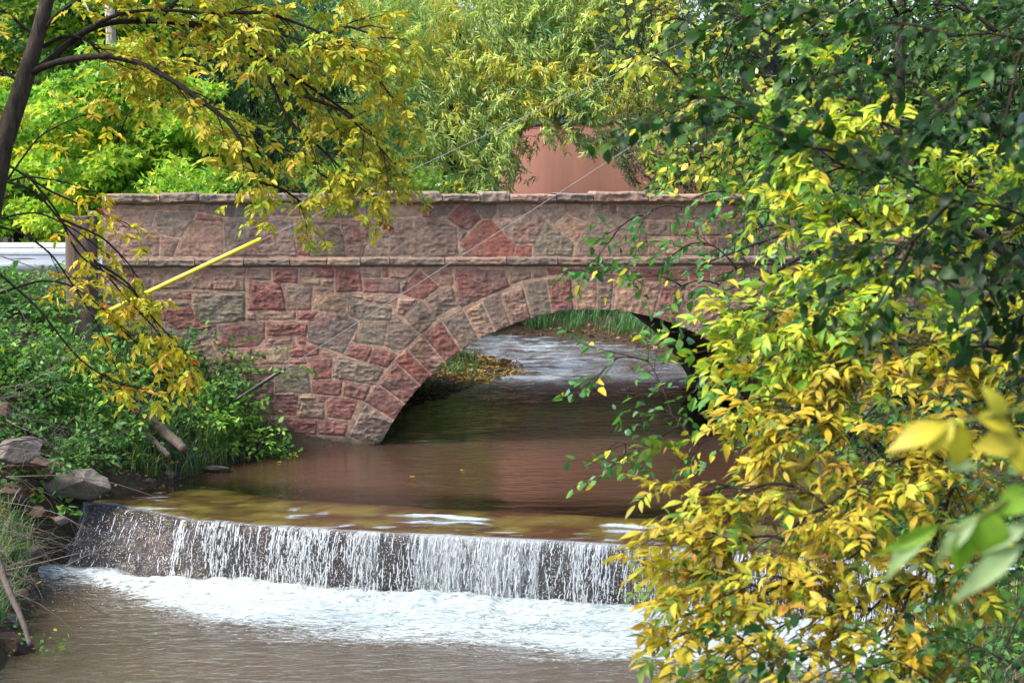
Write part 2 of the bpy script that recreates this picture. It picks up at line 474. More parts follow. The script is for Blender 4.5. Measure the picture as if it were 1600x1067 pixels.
# relief and colour
so_ = (sid * 12.9898) % 37.0
hard = (np.sin(sid * 78.233) * 0.5 + 0.5)
isred = np.isin(kind, [keys.index(c) for c in "RPOQ"])
par = ZZ > ZS0
flat = kind == keys.index("F")
amp = np.where(par, 0.012, 0.018) * (0.6 + 0.7 * hard); amp = np.where(flat, 0.012, amp)
bigf = fbm(UU * 4 + so_, ZZ * 6 + so_ * 2, o=3, s=31)
rid = fbm(UU * 9 + so_, ZZ * 17 - so_, o=5, s=37, ridged=True)
fine = fbm(UU * 30, ZZ * 40, o=3, s=41)
step_ = np.floor((fbm(UU * 3.2 + so_, ZZ * 6.5 + so_, o=3, s=47) + 1) * 3.5) / 7.0
hgt = sstep(0, 0.03, edge) * amp * (0.40 + 0.7 * bigf + 0.75 * rid + 1.0 * (step_ - .4)) + 0.0045 * fine * (kind >= 0)
hgt = np.where(kind >= 0, np.maximum(hgt, -0.012), 0.004 + 0.0015 * fine)
base = np.array([lin(*CD[c]) for c in keys] + [lin(172, 146, 126)]) * [1.12, 1.06, 1.01]
C = base[kind]
var = (np.sin(sid * 43.7) * 0.5 + 0.5)[..., None]
C = C * (0.90 + 0.22 * var)
tint = fbm(UU * 2.2, ZZ * 2.6 + so_, o=4, s=53)[..., None]
grey = lin(124, 114, 102)
C = np.where((kind >= 0)[..., None], C + (grey - C) * np.clip(sstep(0.05, 0.7, tint) * 0.75, 0, 1), C)
pk = lin(166, 104, 96); t2 = fbm(UU * 3.1 + 9, ZZ * 3.6 + so_, o=4, s=59)[..., None]
C = np.where((kind >= 0)[..., None], C + (pk - C) * sstep(0.15, 0.7, t2) * 0.45, C)
sp = fbm(UU * 24, ZZ * 26, o=4, s=61)[..., None]
C = C * (1 + 0.38 * sp)
dk = sstep(0.12, 0.55, fbm(UU * 1.6 + 2, ZZ * 0.9, o=4, s=67) + 0.15 * par)[..., None]    # black weather staining
C = C * (1 - 0.36 * dk)
low = sstep(0.16, -0.02, ZZ + 0.1 * fbm(UU * 4, ZZ * 4, s=71))[..., None] * (0.9)
C = C * (1 - low) + lin(58, 66, 44) * low
# arch cut-out: snap the rim
inside = RR < AR
Un, Zn = UU.copy(), ZZ.copy()
keepv = ~inside
cell_keep = keepv[:-1, :-1] | keepv[1:, :-1] | keepv[:-1, 1:] | keepv[1:, 1:]
f = AR / np.maximum(RR, 1e-6); Un = np.where(inside, AC[0] + (UU - AC[0]) * f, UU); Zn = np.where(inside, AC[1] + (ZZ - AC[1]) * f, ZZ)
hgt = np.where(RR < AR + 0.02, np.minimum(hgt, 0.02), hgt)
bridge = empty("stone_bridge", face([0], [0])[0], "old red and grey stone arch bridge carrying the road over the creek", "bridge")
allF = gridfaces(nu, nz).reshape(nu - 1, nz - 1, 4)
VV = face(Un, Zn, hgt.ravel().reshape(Un.shape).ravel().reshape(-1) if False else 0.0)
VV[:, :2] += hgt.ravel()[:, None] * NN[None, :2]
rc = ring[:-1, :-1]; pc = ZZ[:-1, :-1] > (ZS0 + ZS1) / 2
for nm, mask in (("arch_ring", rc), ("parapet_wall", pc & ~rc), ("spandrel_wall", ~pc & ~rc)):
    fs = allF[(mask & cell_keep)]; fs = fs[:, ::-1]
    used, inv = np.unique(fs.ravel(), return_inverse=True)
    mesh(nm, VV[used], inv.reshape(-1, 4), M_STONE, bridge, C.reshape(-1, 3)[used])
def course(name, z0, z1, joints, prot, depth, tops, amp, seed):
    """a run of rock-faced slabs: profile swept along the wall, split at the joints"""
    g = Geo(); mortar = lin(150, 124, 106)
    for q in range(len(joints) - 1):
        a, b = uz(joints[q], 400)[0] + .004, uz(joints[q + 1], 400)[0] - .004
        n = max(8, int((b - a) / 0.016)); u = np.linspace(a, b, n)
        p0 = [(-depth, z0), (-0.0, z0), (prot * .45, z0 + .012), (prot * .8, z0 + .03)]
        m = 9
        p1 = [(prot, z0 + (z1 - z0) * t) for t in np.linspace(0.3, 0.85, m)]
        p2 = [(prot * .75, z1 - .004), (prot * .2, z1), (-depth * .4, z1), (-depth, z1)]
        pr = np.array(p0 + p1 + p2); k = len(pr)
        Uu = np.repeat(u[:, None], k, 1); D = np.repeat(pr[None, :, 0], n, 0); Z = np.repeat(pr[None, :, 1], n, 0)
        s_ = q * 3.7 + seed
        nz1 = fbm(Uu * 5 + s_, Z * 9, D * 9, o=4, s=seed); nz2 = fbm(Uu * 11 + s_, Z * 22, 0, o=4, s=seed + 5, ridged=True)
        fr = (D > 0) * 1.0
        endf = sstep(0, .03, np.minimum(Uu - a, b - Uu))
        D = D + fr * amp * (0.9 * nz1 + 0.55 * nz2) * (0.4 + .6 * endf)
        tw = (Z - z0) / (z1 - z0)
        Z = Z + tops[q % len(tops)] * sstep(.4, 1, tw) * endf + tw * amp * 0.5 * fbm(Uu * 3 + s_, 0 * Uu, o=3, s=seed + 9) \
            - (1 - tw) * fr * amp * 0.9 * np.clip(fbm(Uu * 4.5 + s_, 0 * Uu + 5, o=3, s=seed + 3), -0.2, 1)
        P = face(Uu, Z, 0); P[:, :2] += D.ravel()[:, None] * NN[None, :2]
        key = "PGHOPG"[(q * 5 + seed) % 6]; c = lin(*CD[key]) * (0.82 + .25 * rng.random())
        cc = np.repeat(c[None], n * k, 0); t_ = fbm(Uu * 3, Z * 5, D * 4, o=4, s=seed + 11).ravel()[:, None]
        cc = cc + (lin(118, 110, 98) - cc) * sstep(-.1, .5, t_) * .7
        cc = cc * (1 + .22 * fbm(Uu * 25, Z * 25, o=3).ravel()[:, None])
        g.add(P, gridfaces(n, k)[:, ::-1], cc)
        g.F.setdefault(k, []).append(np.array([np.arange(k)[::-1], (n - 1) * k + np.arange(k)])[:, ::-1] + g.n - n * k); g.M.setdefault(k, []).append(np.zeros(2, int))
        # mortar plug in the joint
        Pm = face(np.array([b, b + .008, b + .008, b]), np.array([z0 + .005] * 2 + [z1 - .006] * 2), prot * .55)
        g.add(Pm, np.array([[0, 1, 2, 3]]), mortar)
    return g.build(name, M_STONE, bridge)
course("coping", ZC - .0, ZTOP, [160, 251, 312, 372, 430, 522, 595, 690, 749, 795, 868, 925, 1010, 1100, 1160, 1230, 1320, 1430], 0.085, 0.56,
       [0.0, .03, .015, .0, .01, .02, .045, .0, .035, .0, .012, .045, .0, .01, .0, .01], 0.036, 3)
course("string_course", ZS0, ZS1, [160, 232, 304, 380, 452, 510, 562, 608, 694, 790, 870, 940, 1020, 1100, 1190, 1290, 1430], 0.058, 0.02, [0.0], 0.022, 8)
# the body behind the facing: soffit, deck, inner faces of the parapets, end walls, far face
BD = 7.8; DECK = ZS1 - 0.15
def fq(pts, d):                              # points (u,z) at depth d behind the face
    P = np.array([face([u], [z])[0] for u, z in pts]); P[:, :2] -= NN[None, :2] * d; return P
g = Geo(); th = np.radians(np.linspace(68, -68, 60)); dep = np.linspace(0.0, BD, 40)
arc = np.array([(AC[0] - AR * math.sin(t), AC[1] + AR * math.cos(t)) for t in th])
T_, D_ = np.meshgrid(np.arange(60), dep, indexing='ij')
rr_ = 0.02 * fbm(T_ * 0.7, D_ * 2.2, o=3, s=90) * sstep(0.0, 0.3, D_)
Ua = AC[0] - (AR + rr_) * np.sin(th)[:, None]; Za = AC[1] + (AR + rr_) * np.cos(th)[:, None]
P = face(Ua, Za, 0); P[:, :2] -= NN[None, :2] * D_.ravel()[:, None]
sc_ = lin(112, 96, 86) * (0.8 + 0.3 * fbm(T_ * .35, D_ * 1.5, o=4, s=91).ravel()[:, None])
g.add(P, gridfaces(60, 40), sc_); g.build("arch_soffit", M_STONE, bridge)
g = Geo()
def wallq(u0, u1, z0, z1, d, nu_=40):
    g.add(fq([(u0, z0), (u1, z0), (u1, z1), (u0, z1)], d), np.array([[0, 1, 2, 3]]), lin(140, 112, 100))
wallq(U0, U1, DECK, ZC, 0.48); wallq(U0, U1, DECK, ZC, BD - .45); 
for d in (BD,):                              # far face, in strips round the opening
    zt = ZC; prev = None
    uu = np.concatenate([[U0], arc[:, 0], [U1]]); bz = np.concatenate([[arc[0, 1]], arc[:, 1], [arc[-1, 1]]])
    V = np.concatenate([fq(list(zip(uu, bz)), d), fq([(u, zt) for u in uu], d)]); n = len(uu); i = np.arange(n - 1)
    g.add(V, np.stack([i, i + 1, i + n + 1, i + n], 1), lin(140, 112, 100))
    g.add(fq([(U0, -.4), (arc[0, 0], -.4), (arc[0, 0], arc[0, 1]), (U0, arc[0, 1])], d), np.array([[0, 1, 2, 3]]), lin(140, 112, 100))
for u in (U0, U1 - RU):
    A = fq([(u, -.35), (u, DECK)], 0); B = fq([(u, -.35), (u, DECK)], BD); g.add(np.array([A[0], A[1], B[1], B[0]]), np.array([[0, 1, 2, 3]]), lin(140, 112, 100))
    for d0, d1 in ((0, .48), (BD - .45, BD)):
        A = fq([(u, DECK), (u, ZC)], d0); B = fq([(u, DECK), (u, ZC)], d1); g.add(np.array([A[0], A[1], B[1], B[0]]), np.array([[0, 1, 2, 3]]), lin(140, 112, 100))
g.build("rear_walling", M_STONE, bridge, smooth=False)
g = Geo(); P = fq([(U0, ZC), (U1, ZC)], BD - .5); Q = fq([(U0, ZC), (U1, ZC)], BD + .06)
V = np.array([P[0], P[1], Q[1], Q[0]]); V = np.concatenate([V, V + [0, 0, .13]])
g.add(V, np.array([[0, 3, 2, 1], [4, 5, 6, 7], [0, 1, 5, 4], [2, 3, 7, 6], [1, 2, 6, 5], [0, 4, 7, 3]]), lin(150, 125, 112)); g.build("rear_coping", M_STONE, bridge, smooth=False)
t = MT("asphalt"); n_ = t.noise(3, 6); t.bsdf(t.ramp(n_, [(.3, (.05, .05, .05)), (.7, (.08, .078, .075))]), .85, t.bump(t.noise(120, 3), .5, .005)); M_ASPH = t.m
g = Geo(); P = fq([(U0, DECK), (U1, DECK)], .48); Q = fq([(U0, DECK), (U1, DECK)], BD - .45)
g.add(np.array([P[0], P[1], Q[1], Q[0]]), np.array([[0, 1, 2, 3]]), lin(70, 70, 70)); g.build("road_deck", M_ASPH, bridge, smooth=False)
# ================================================================ GROUND
def mat_ground():
    t = MT("earth_and_litter"); n1 = t.noise(1.2, 6, .65); n2 = t.noise(22, 5, .7); n3 = t.noise(70, 3, .6)
    c = t.ramp(n1, [(.3, (.035, .028, .02)), (.5, (.07, .05, .035)), (.7, (.045, .06, .02))])
    c = t.mix(.8, c, t.ramp(n2, [(.3, (.45, .42, .4)), (.6, (1, 1, 1)), (.75, (1.9, 1.6, 1.1))]), 'MULTIPLY')
    t.bsdf(c, .95, t.bump(n3, .8, .02, t.bump(n2, .8, .05)), .2); return t.m
def axis(parts):
    return np.unique(np.concatenate([np.arange(a, b, s) for a, b, s in parts]))
gx = axis([(-160, -20, 7), (-20, -8, .5), (-8, 8, .11), (8, 20, .5), (20, 161, 7)]); gy = axis([(-60, 8, 3), (8, 14, .4), (14, 50, .13), (50, 70, 1), (70, 301, 10)])
GX, GY = np.meshgrid(gx, gy, indexing='ij'); GZ = ground_z(GX, GY)
V = np.column_stack([GX.ravel(), GY.ravel(), GZ.ravel()])
# the wall of the weir must not be buried: the bed steps straight down at the crest line
tag(mesh("ground", V, gridfaces(len(gx), len(gy)), mat_ground()), kind="structure")

# ================================================================ WEIR AND WATER
CR = np.array([(-5.3, 21.05), (-4.9, 21.1), (-4.4, 20.95), (-3.9, 20.45), (-3.4, 19.95), (-2.6, 19.62), (-1.6, 19.25), (-.6, 18.97), (.4, 18.7), (1.6, 18.3), (2.6, 17.95), (3.5, 17.62), (4.3, 17.35)])
cl = np.concatenate([[0], np.cumsum(np.linalg.norm(np.diff(CR, axis=0), axis=1))]); CL = cl[-1]
def crest(s):
    s = np.asarray(s) * CL; x = np.interp(s, cl, CR[:, 0]); y = np.interp(s, cl, CR[:, 1]); return x, y
def crest_y(x): return np.interp(x, CR[:, 0], CR[:, 1])
CN = np.array([-.30, -.954])                       # downstream direction
g = Geo(); ns, nv_ = 900, 46; ss = np.linspace(0, 1, ns); cx, cy = crest(ss)
prof = np.array([(-2.7, -.34), (-2.3, -.13), (-1.9, -.10), (-1.5, -.085), (-1.16, -.08), (-1.12, -.055), (-.8, -.05), (-.52, -.05), (-.48, -.030), (-.3, -.026), (-.04, -.026)] + [(0.0 + .05 * t, -.03 - 1.0 * t) for t in np.linspace(0.02, 1, nv_ - 11)])
S_, Pd = np.meshgrid(ss, prof[:, 0], indexing='ij'); _, Pz = np.meshgrid(ss, prof[:, 1], indexing='ij')
lft = sstep(.27, .15, S_)                          # the rough left third leans out as a rock face
fall = np.clip(-(Pz + .03) / .9, 0, 1)
rg = fbm(S_ * CL * 3.2, Pz * 5, o=5, s=101) * (.03 + .12 * lft) * (Pd >= 0) + fall * lft * .55
blk = .012 * np.where(np.abs(((S_ * CL + .15) % .62) - .31) > .295, -1.6, .0) * (Pd < 0) * (Pd > -.6)
X = cx[:, None] + CN[0] * (Pd + rg); Y = cy[:, None] + CN[1] * (Pd + rg); Z = Pz + .012 * fbm(S_ * CL * 4, Pd * 6, o=4, s=103) + blk
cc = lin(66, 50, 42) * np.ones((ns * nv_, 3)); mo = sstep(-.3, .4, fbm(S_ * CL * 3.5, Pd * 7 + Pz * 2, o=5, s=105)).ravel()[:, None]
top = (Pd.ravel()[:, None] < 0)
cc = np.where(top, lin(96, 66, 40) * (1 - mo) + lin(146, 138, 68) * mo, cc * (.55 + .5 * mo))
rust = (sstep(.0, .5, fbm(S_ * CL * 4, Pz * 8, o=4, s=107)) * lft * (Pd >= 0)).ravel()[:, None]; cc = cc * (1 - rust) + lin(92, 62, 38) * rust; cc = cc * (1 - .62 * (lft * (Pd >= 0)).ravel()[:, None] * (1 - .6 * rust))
V = np.column_stack([X.ravel(), Y.ravel(), Z.ravel()])
M_WET = mat_attr("wet_stone", .28, 24, .45, .8, .02, spec=.6)
weir = empty("weir", (0, 18.8, -.66), "low stepped stone weir across the creek with mossy sill blocks", "weir")
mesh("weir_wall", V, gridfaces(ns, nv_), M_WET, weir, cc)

def mat_water(name, murk, tint, murkf, bscale, bstr, sc3, foam=False, small=1.0):
    t = MT(name)
    n1 = t.noise(bscale, 4, .55, sc3=sc3, dist=.4); n2 = t.noise(bscale * 3.7, 4, .6, sc3=sc3, dist=.6)
    b = t.bump(n2, bstr * .6 * small, .02, t.bump(n1, bstr, .05))
    if not foam:
        g_ = t.n("SeparateColor"); t.l(t.attr().outputs["Color"], g_.inputs[0]); b = t.bump(t.math('MULTIPLY', t.noise(7, 4, .62, sc3=(.8, 1.5, 1), dist=.8), g_.outputs[1]), 1.0, .05, b)
        b = t.bump(t.math('MULTIPLY', t.noise(4.0, 4, .6, sc3=(.7, 1.6, 1), dist=.8), g_.outputs[1]), 1.0, .11, b)
    tr = t.n("BsdfTransparent"); tr.inputs[0].default_value = (*tint, 1)
    df = t.n("BsdfDiffuse"); df.inputs[0].default_value = (*murk, 1)
    m = t.n("MixShader"); m.inputs[0].default_value = murkf; t.l(tr.outputs[0], m.inputs[1]); t.l(df.outputs[0], m.inputs[2])
    if not foam:
        dp = t.n("SeparateColor"); t.l(t.attr().outputs["Color"], dp.inputs[0]); t.l(t.math('MULTIPLY', t.math('MULTIPLY', dp.outputs[0], murkf), t.math('SUBTRACT', 1.0, t.math('MULTIPLY', dp.outputs[1], .62))), m.inputs[0])
        t.l(t.mix(dp.outputs[0], (.93, .90, .84), tint), tr.inputs[0])
        rn = t.ramp(t.noise(3.2, 6, .7, sc3=(1, 2.8, 1), dist=1.2), [(.38, (0, 0, 0)), (.62, (1, 1, 1))]); t.l(t.mix(t.math('MULTIPLY', t.math('MULTIPLY', dp.outputs[1], .42), rn), murk, (.36, .40, .44)), df.inputs[0])  # blue-grey streaks in the riffle murk stand in for reflected sky
    gl = t.n("BsdfGlossy"); gl.inputs[0].default_value = (1, 1, 1, 1); gl.inputs["Roughness"].default_value = .04; t.l(b, gl.inputs["Normal"])
    fr = t.n("Fresnel"); fr.inputs[0].default_value = 1.33; t.l(b, fr.inputs["Normal"])
    m2 = t.n("MixShader"); t.l(fr.outputs[0], m2.inputs[0]); t.l(m.outputs[0], m2.inputs[1]); t.l(gl.outputs[0], m2.inputs[2])
    res = m2.outputs[0]
    if not foam:
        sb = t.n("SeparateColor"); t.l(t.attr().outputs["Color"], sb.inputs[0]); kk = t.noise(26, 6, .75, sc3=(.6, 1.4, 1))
        fd = t.n("BsdfDiffuse"); fd.inputs[0].default_value = (.30, .36, .41, 1); mw = t.n("MixShader"); t.l(t.math('MULTIPLY', t.math('SUBTRACT', t.math('ADD', sb.outputs[2], t.math('MULTIPLY', kk, .9)), .62), 1.7, clamp=True), mw.inputs[0])  # pale diffuse for foam and for the painted sky sheen
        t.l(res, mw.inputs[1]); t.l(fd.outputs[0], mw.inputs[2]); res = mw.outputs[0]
    if foam:
        fa = t.attr("Col").outputs["Color"]; sp = t.n("SeparateColor"); t.l(fa, sp.inputs[0])
        k = t.noise(9, 7, .72, sc3=(.5, 1.5, 1), dist=2.2); k2 = t.noise(55, 5, .7)
        k3 = t.math('ADD', t.math('MULTIPLY', k, .75), t.math('MULTIPLY', k2, .25))
        fac = t.math('MULTIPLY', t.math('SUBTRACT', t.math('ADD', sp.outputs[0], t.math('MULTIPLY', t.math('SUBTRACT', k3, .5), 3.0)), .45), 2.1, clamp=True)
        fd = t.n("BsdfDiffuse"); t.l(t.ramp(k3, [(.36, (.20, .25, .235)), (.5, (.44, .51, .50)), (.62, (.66, .71, .72))]), fd.inputs[0]); t.l(t.bump(k3, .6, .05), fd.inputs["Normal"])
        m3 = t.n("MixShader"); t.l(fac, m3.inputs[0]); t.l(res, m3.inputs[1]); t.l(fd.outputs[0], m3.inputs[2]); res = m3.outputs[0]
    t.l(res, t.out.inputs[0]); return t.m
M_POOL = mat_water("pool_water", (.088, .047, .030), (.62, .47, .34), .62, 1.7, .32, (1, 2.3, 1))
M_FOAMY = mat_water("foaming_water", (.088, .064, .036), (.5, .45, .35), .78, 4, .34, (1, 1.8, 1), foam=True)
# upper pool: from behind the crest far up the creek
xs = np.arange(-6.2, 6.4, .06); ys = np.concatenate([np.arange(17.2, 24, .035), np.arange(24, 50, .08)])
WX, WY = np.meshgrid(xs, ys, indexing='ij')
cyx = crest_y(WX); k = np.clip((19.2 - WY) / 2.0, 0, 1)
WY2 = np.maximum(WY, cyx + .01 + 0 * WY)
rif = sstep(29, 36, WY2)
WZ = .004 * fbm(WX * 2.2, WY2 * 5, o=3, s=121) * (1 + .5 * rif) + rif * .055 * fbm(WX * 2.2 + .5 * WY2, WY2 * 3.4, o=4, s=122, ridged=True)
up_ = (WY2 - cyx) * .95; mk = sstep(-.5, .1, fbm(WX * 1.6, 0 * WX, o=3, s=124)) * np.exp(-((WX - .3) / 1.5) ** 4)
WZ += mk * (.030 * np.exp(-((up_ - 1.05 + .04 * fbm(WX * 3, 0 * WX, s=9)) / .07) ** 2) + .026 * np.exp(-((up_ - .72 + .04 * fbm(WX * 3, 0 * WX, s=19)) / .06) ** 2)) - .016 * sstep(.3, 0, up_)
WZ += .007 * sstep(2.2, .8, up_) * fbm(WX * 6, WY2 * 9, o=3, s=126)
foam_sheen = mk * 1.1 * (np.exp(-((up_ - 1.0 + .07 * fbm(WX * 2.2, 0 * WX, o=3, s=9)) / .05) ** 2) + .8 * np.exp(-((up_ - .68 + .07 * fbm(WX * 2.4, 0 * WX, o=3, s=19)) / .04) ** 2))
foam_sheen = foam_sheen + .75 * np.exp(-((up_ - .05) / .05) ** 2) + .5 * sstep(.25, .6, fbm(WX * 3, WY2 * 9, o=4, s=130)) * sstep(1.5, 1.0, up_) + sstep(30, 36, WY2) * (.15 + .17 * sstep(-.4, .5, fbm(WX * 2.5, WY2 * 2.6, o=5, s=128))) + .30 * sstep(26.5, 30, WY2) * np.exp(-((WX - .5) / 1.0) ** 2) * sstep(-.2, .3, fbm(WX * 2.2, WY2 * 4, o=4, s=129))  # foam, plus silvery sky reflection painted on the riffle and under the arch
dpt = sstep(1.8, 3.2, up_ + .4 * fbm(WX * 1.5, WY2 * 2, o=3, s=127))
keepc = (WY[1:, 1:] > cyx[1:, 1:] + .0)
V = np.column_stack([WX.ravel(), WY2.ravel(), WZ.ravel()]); fs = gridfaces(len(xs), len(ys)).reshape(len(xs) - 1, len(ys) - 1, 4)[keepc]
tag(mesh("creek_water", V, fs, M_POOL, col=np.column_stack([dpt.ravel(), np.clip(sstep(29, 34, WY2) + .35 * sstep(24, 28, WY2), 0, 1).ravel(), foam_sheen.ravel()])), kind="structure")
# lower pool with foam
xs = np.arange(-7, 6, .03); ys = np.concatenate([np.arange(-8, 13, .5), np.arange(13, 21.5, .026)])
WX, WY = np.meshgrid(xs, ys, indexing='ij'); cyx = crest_y(WX); dd = (cyx - WY) * .95            # distance downstream of the fall
wid = 1.75 + .35 * fbm(WX * .5, 0 * WX, o=2, s=131) - .55 * sstep(-2.6, -4.8, WX)
Sx = np.interp(WX, CR[:, 0], cl) / CL; st0 = .08 + .52 * sstep(.27, .15, Sx)
fo = sstep(st0 - .32, st0 - .05, dd) * (1.05 - .62 * sstep(.65, 1.25, dd / wid) - .22 * sstep(1.1, 1.7, dd / wid) - .15 * sstep(1.5, 3.4, dd / wid))
fo = fo + .26 * fbm(WX * .9, WY * 2.2, o=4, s=133) * sstep(.3, .9, dd) - .12 * sstep(.5, 1.2, dd)
fo = np.clip(fo, 0, 1.1)
turb = np.clip(fo, 0, 1) * np.exp(-np.clip(dd - .3, 0, 9) / 1.0)
WZ = -.66 + .06 * turb * (1 + 1.1 * fbm(WX * 2.6, WY * 4, o=5, s=135)) + .018 * turb * fbm(WX * 11, WY * 14, o=4, s=136, ridged=True) + .09 * np.exp(-((dd - .22 - st0) / .22) ** 2) * (.7 + .8 * fbm(WX * 3, WY * 2, o=4, s=137)) \
    + .010 * fbm(WX * 1.6, WY * 3.4, o=3, s=139) * np.exp(-np.clip(dd, 0, 99) / 3) + .0010 * fbm(WX * 6, WY * 12, o=3, s=140)
keepc = (dd[1:, 1:] > -.25)
V = np.column_stack([WX.ravel(), WY.ravel(), WZ.ravel()]); fs = gridfaces(len(xs), len(ys)).reshape(len(xs) - 1, len(ys) - 1, 4)[keepc]
tag(mesh("plunge_pool_water", V, fs, M_FOAMY, col=np.repeat(np.clip(fo, 0, 1.2).ravel()[:, None], 3, 1)), kind="structure")
# the falling water: a broken, streaky sheet and separate strings and beads
def mat_fall():
    t = MT("falling_water"); uv = t.n("UVMap").outputs[0]
    a = t.noise(1, 5, .62, vec=uv, sc3=(20, 1.0, 1), dist=.5); b = t.noise(1, 5, .75, vec=uv, sc3=(66, 6, 1), dist=.7); c = t.noise(1, 4, .7, vec=uv, sc3=(5, .5, 1))
    s = t.math('ADD', t.math('ADD', t.math('MULTIPLY', a, .36), t.math('MULTIPLY', b, .44)), t.math('MULTIPLY', c, .2))
    d = t.n("SeparateColor"); t.l(t.attr().outputs["Color"], d.inputs[0])
    fac = t.math('MULTIPLY', t.math('SUBTRACT', t.math('ADD', s, d.outputs[0]), .5), 9.5, clamp=True)
    bp = t.bump(t.math('ADD', b, t.math('MULTIPLY', a, .7)), 1.0, .03)
    w_ = t.bsdf((.54, .57, .58), .16, bp, .8)
    tr = t.n("BsdfTransparent"); tr.inputs[0].default_value = (.72, .66, .62, 1)
    gl = t.n("BsdfGlossy"); gl.inputs["Roughness"].default_value = .08; t.l(bp, gl.inputs["Normal"])
    m0 = t.n("MixShader"); m0.inputs[0].default_value = .16; t.l(tr.outputs[0], m0.inputs[1]); t.l(gl.outputs[0], m0.inputs[2])
    m = t.n("MixShader"); t.l(t.math('MULTIPLY', fac, .72), m.inputs[0]); t.l(m0.outputs[0], m.inputs[1]); t.l(w_.outputs[0], m.inputs[2]); t.l(m.outputs[0], t.out.inputs[0]); return t.m
ns, nv_ = 1500, 40; ss = np.linspace(.05, .995, ns); tt = np.linspace(0, 1, nv_)
S_, T_ = np.meshgrid(ss, tt, indexing='ij'); cx, cy = crest(ss)
L_ = S_ * CL; rib = fbm(L_ * 7, T_ * .6, o=4, s=151)
thr = .22 * np.sqrt(T_); lftm = sstep(.27, .15, S_); lfg = sstep(.25, .20, S_)
out_ = np.where(T_ < .06, -.06 + T_ * 1.2, .012 + thr * (.6 + .45 * rib)) + .012 * fbm(L_ * 18, T_ * 9, o=3, s=153) + lftm * T_ * .52
zz_ = np.where(T_ < .06, .004, .004 - (T_ - .06) * .73)
dens = .03 + .15 * fbm(L_ * .9, 0 * L_, o=3, s=155) + .11 * fbm(L_ * 3.6, T_ * .25, o=2, s=156) + .09 * sstep(.18, .0, T_) - .03 * T_
gap = lfg * (.26 - .33 * np.exp(-((L_ - .62 - .1 * T_) / .09) ** 2) - .2 * np.exp(-((L_ - .3) / .06) ** 2) - .22 * (T_ < .07) - .2 * sstep(.2, .6, fbm(L_ * 4, T_ * 1.2, o=3, s=157)) * sstep(.4, .9, T_))
dens = dens - gap - .3 * sstep(.985, 1, S_)
V = np.column_stack([(cx[:, None] + CN[0] * out_).ravel(), (cy[:, None] + CN[1] * out_).ravel(), zz_.ravel()])
fallw = tag(mesh("waterfall", V, gridfaces(ns, nv_), mat_fall(), col=np.repeat((dens + .0).ravel()[:, None], 3, 1), uv=np.column_stack([L_.ravel(), T_.ravel()])), kind="structure")
g = Geo(); NS = 4200
M_BEAD = MT("water_bead"); M_BEAD.bsdf((.66, .70, .72), .12, None, .9); M_BEAD = M_BEAD.m
for q in range(NS):
    s0 = rng.uniform(.07, .985); 
    if s0 < .215 and (rng.random() < .9 and abs(s0 * CL - .62) > .09): continue
    if fbm(np.array([s0 * CL * 3.6]), np.array([.1]), o=2, s=156)[0] < -.08 and rng.random() < .72: continue
    t0 = rng.random() ** 1.3 * .85; ln = rng.uniform(.04, .22) * (1 if rng.random() < .85 else 2) * (1 if s0 > .215 else .5); t1 = min(1, t0 + ln); n = int(5 + ln * 40)
    t_ = np.linspace(t0, t1, n); x, y = crest(np.array([s0]))
    wob = np.cumsum(rng.normal(0, .0035, n)); lf = sstep(.27, .15, s0)
    o_ = .03 + .22 * np.sqrt(t_) * rng.uniform(.75, 1.12) + lf * t_ * .52
    P = np.column_stack([x + CN[0] * o_ + wob, y + CN[1] * o_ , .0 - np.clip(t_ - .06, 0, 1) * .73])
    r = rng.uniform(.0012, .0034) * (0.4 + np.abs(rng.normal(1, .5, n))); r[0] = r[-1] = .0006
    g.tube(P, r, n=4, cap=False)
oct_ = np.array([[1, 0, 0], [0, 1, 0], [-1, 0, 0], [0, -1, 0], [0, 0, 1.4], [0, 0, -1.2]]); of = np.array([[0, 1, 4], [1, 2, 4], [2, 3, 4], [3, 0, 4], [1, 0, 5], [2, 1, 5], [3, 2, 5], [0, 3, 5]])
def beads(n, fn, rmin, rmax):
    c, keep = fn(n); r = rng.uniform(rmin, rmax, len(c)); c = c[keep]; r = r[keep]
    V = (c[:, None, :] + oct_[None] * r[:, None, None]).reshape(-1, 3); g.add(V, (of[None] + 6 * np.arange(len(c))[:, None, None]).reshape(-1, 3))
def fn1(n):
    s0 = rng.uniform(.06, .985, n); t = rng.random(n); x, y = crest(s0); o_ = .06 + .24 * np.sqrt(t) + sstep(.27, .15, s0) * t * .5 + rng.normal(0, .03, n)
    return np.column_stack([x + CN[0] * o_, y + CN[1] * o_, -t * .68]), (rng.random(n) < np.where(s0 < .215, .35, 1))
beads(11000, fn1, .0015, .0055)
def fn2(n):
    s0 = rng.uniform(.04, .985, n); x, y = crest(s0); o_ = .3 + rng.exponential(.45, n) + sstep(.27, .15, s0) * .5
    return np.column_stack([x + CN[0] * o_, y + CN[1] * o_, -.59 + np.abs(rng.normal(0, .05, n)) * np.exp(-o_ * .5)]), np.ones(n, bool)
beads(2600, fn2, .0012, .004)
bd = g.build("water_beads", M_BEAD); bd.parent = fallw
bd["kind"] = "stuff"

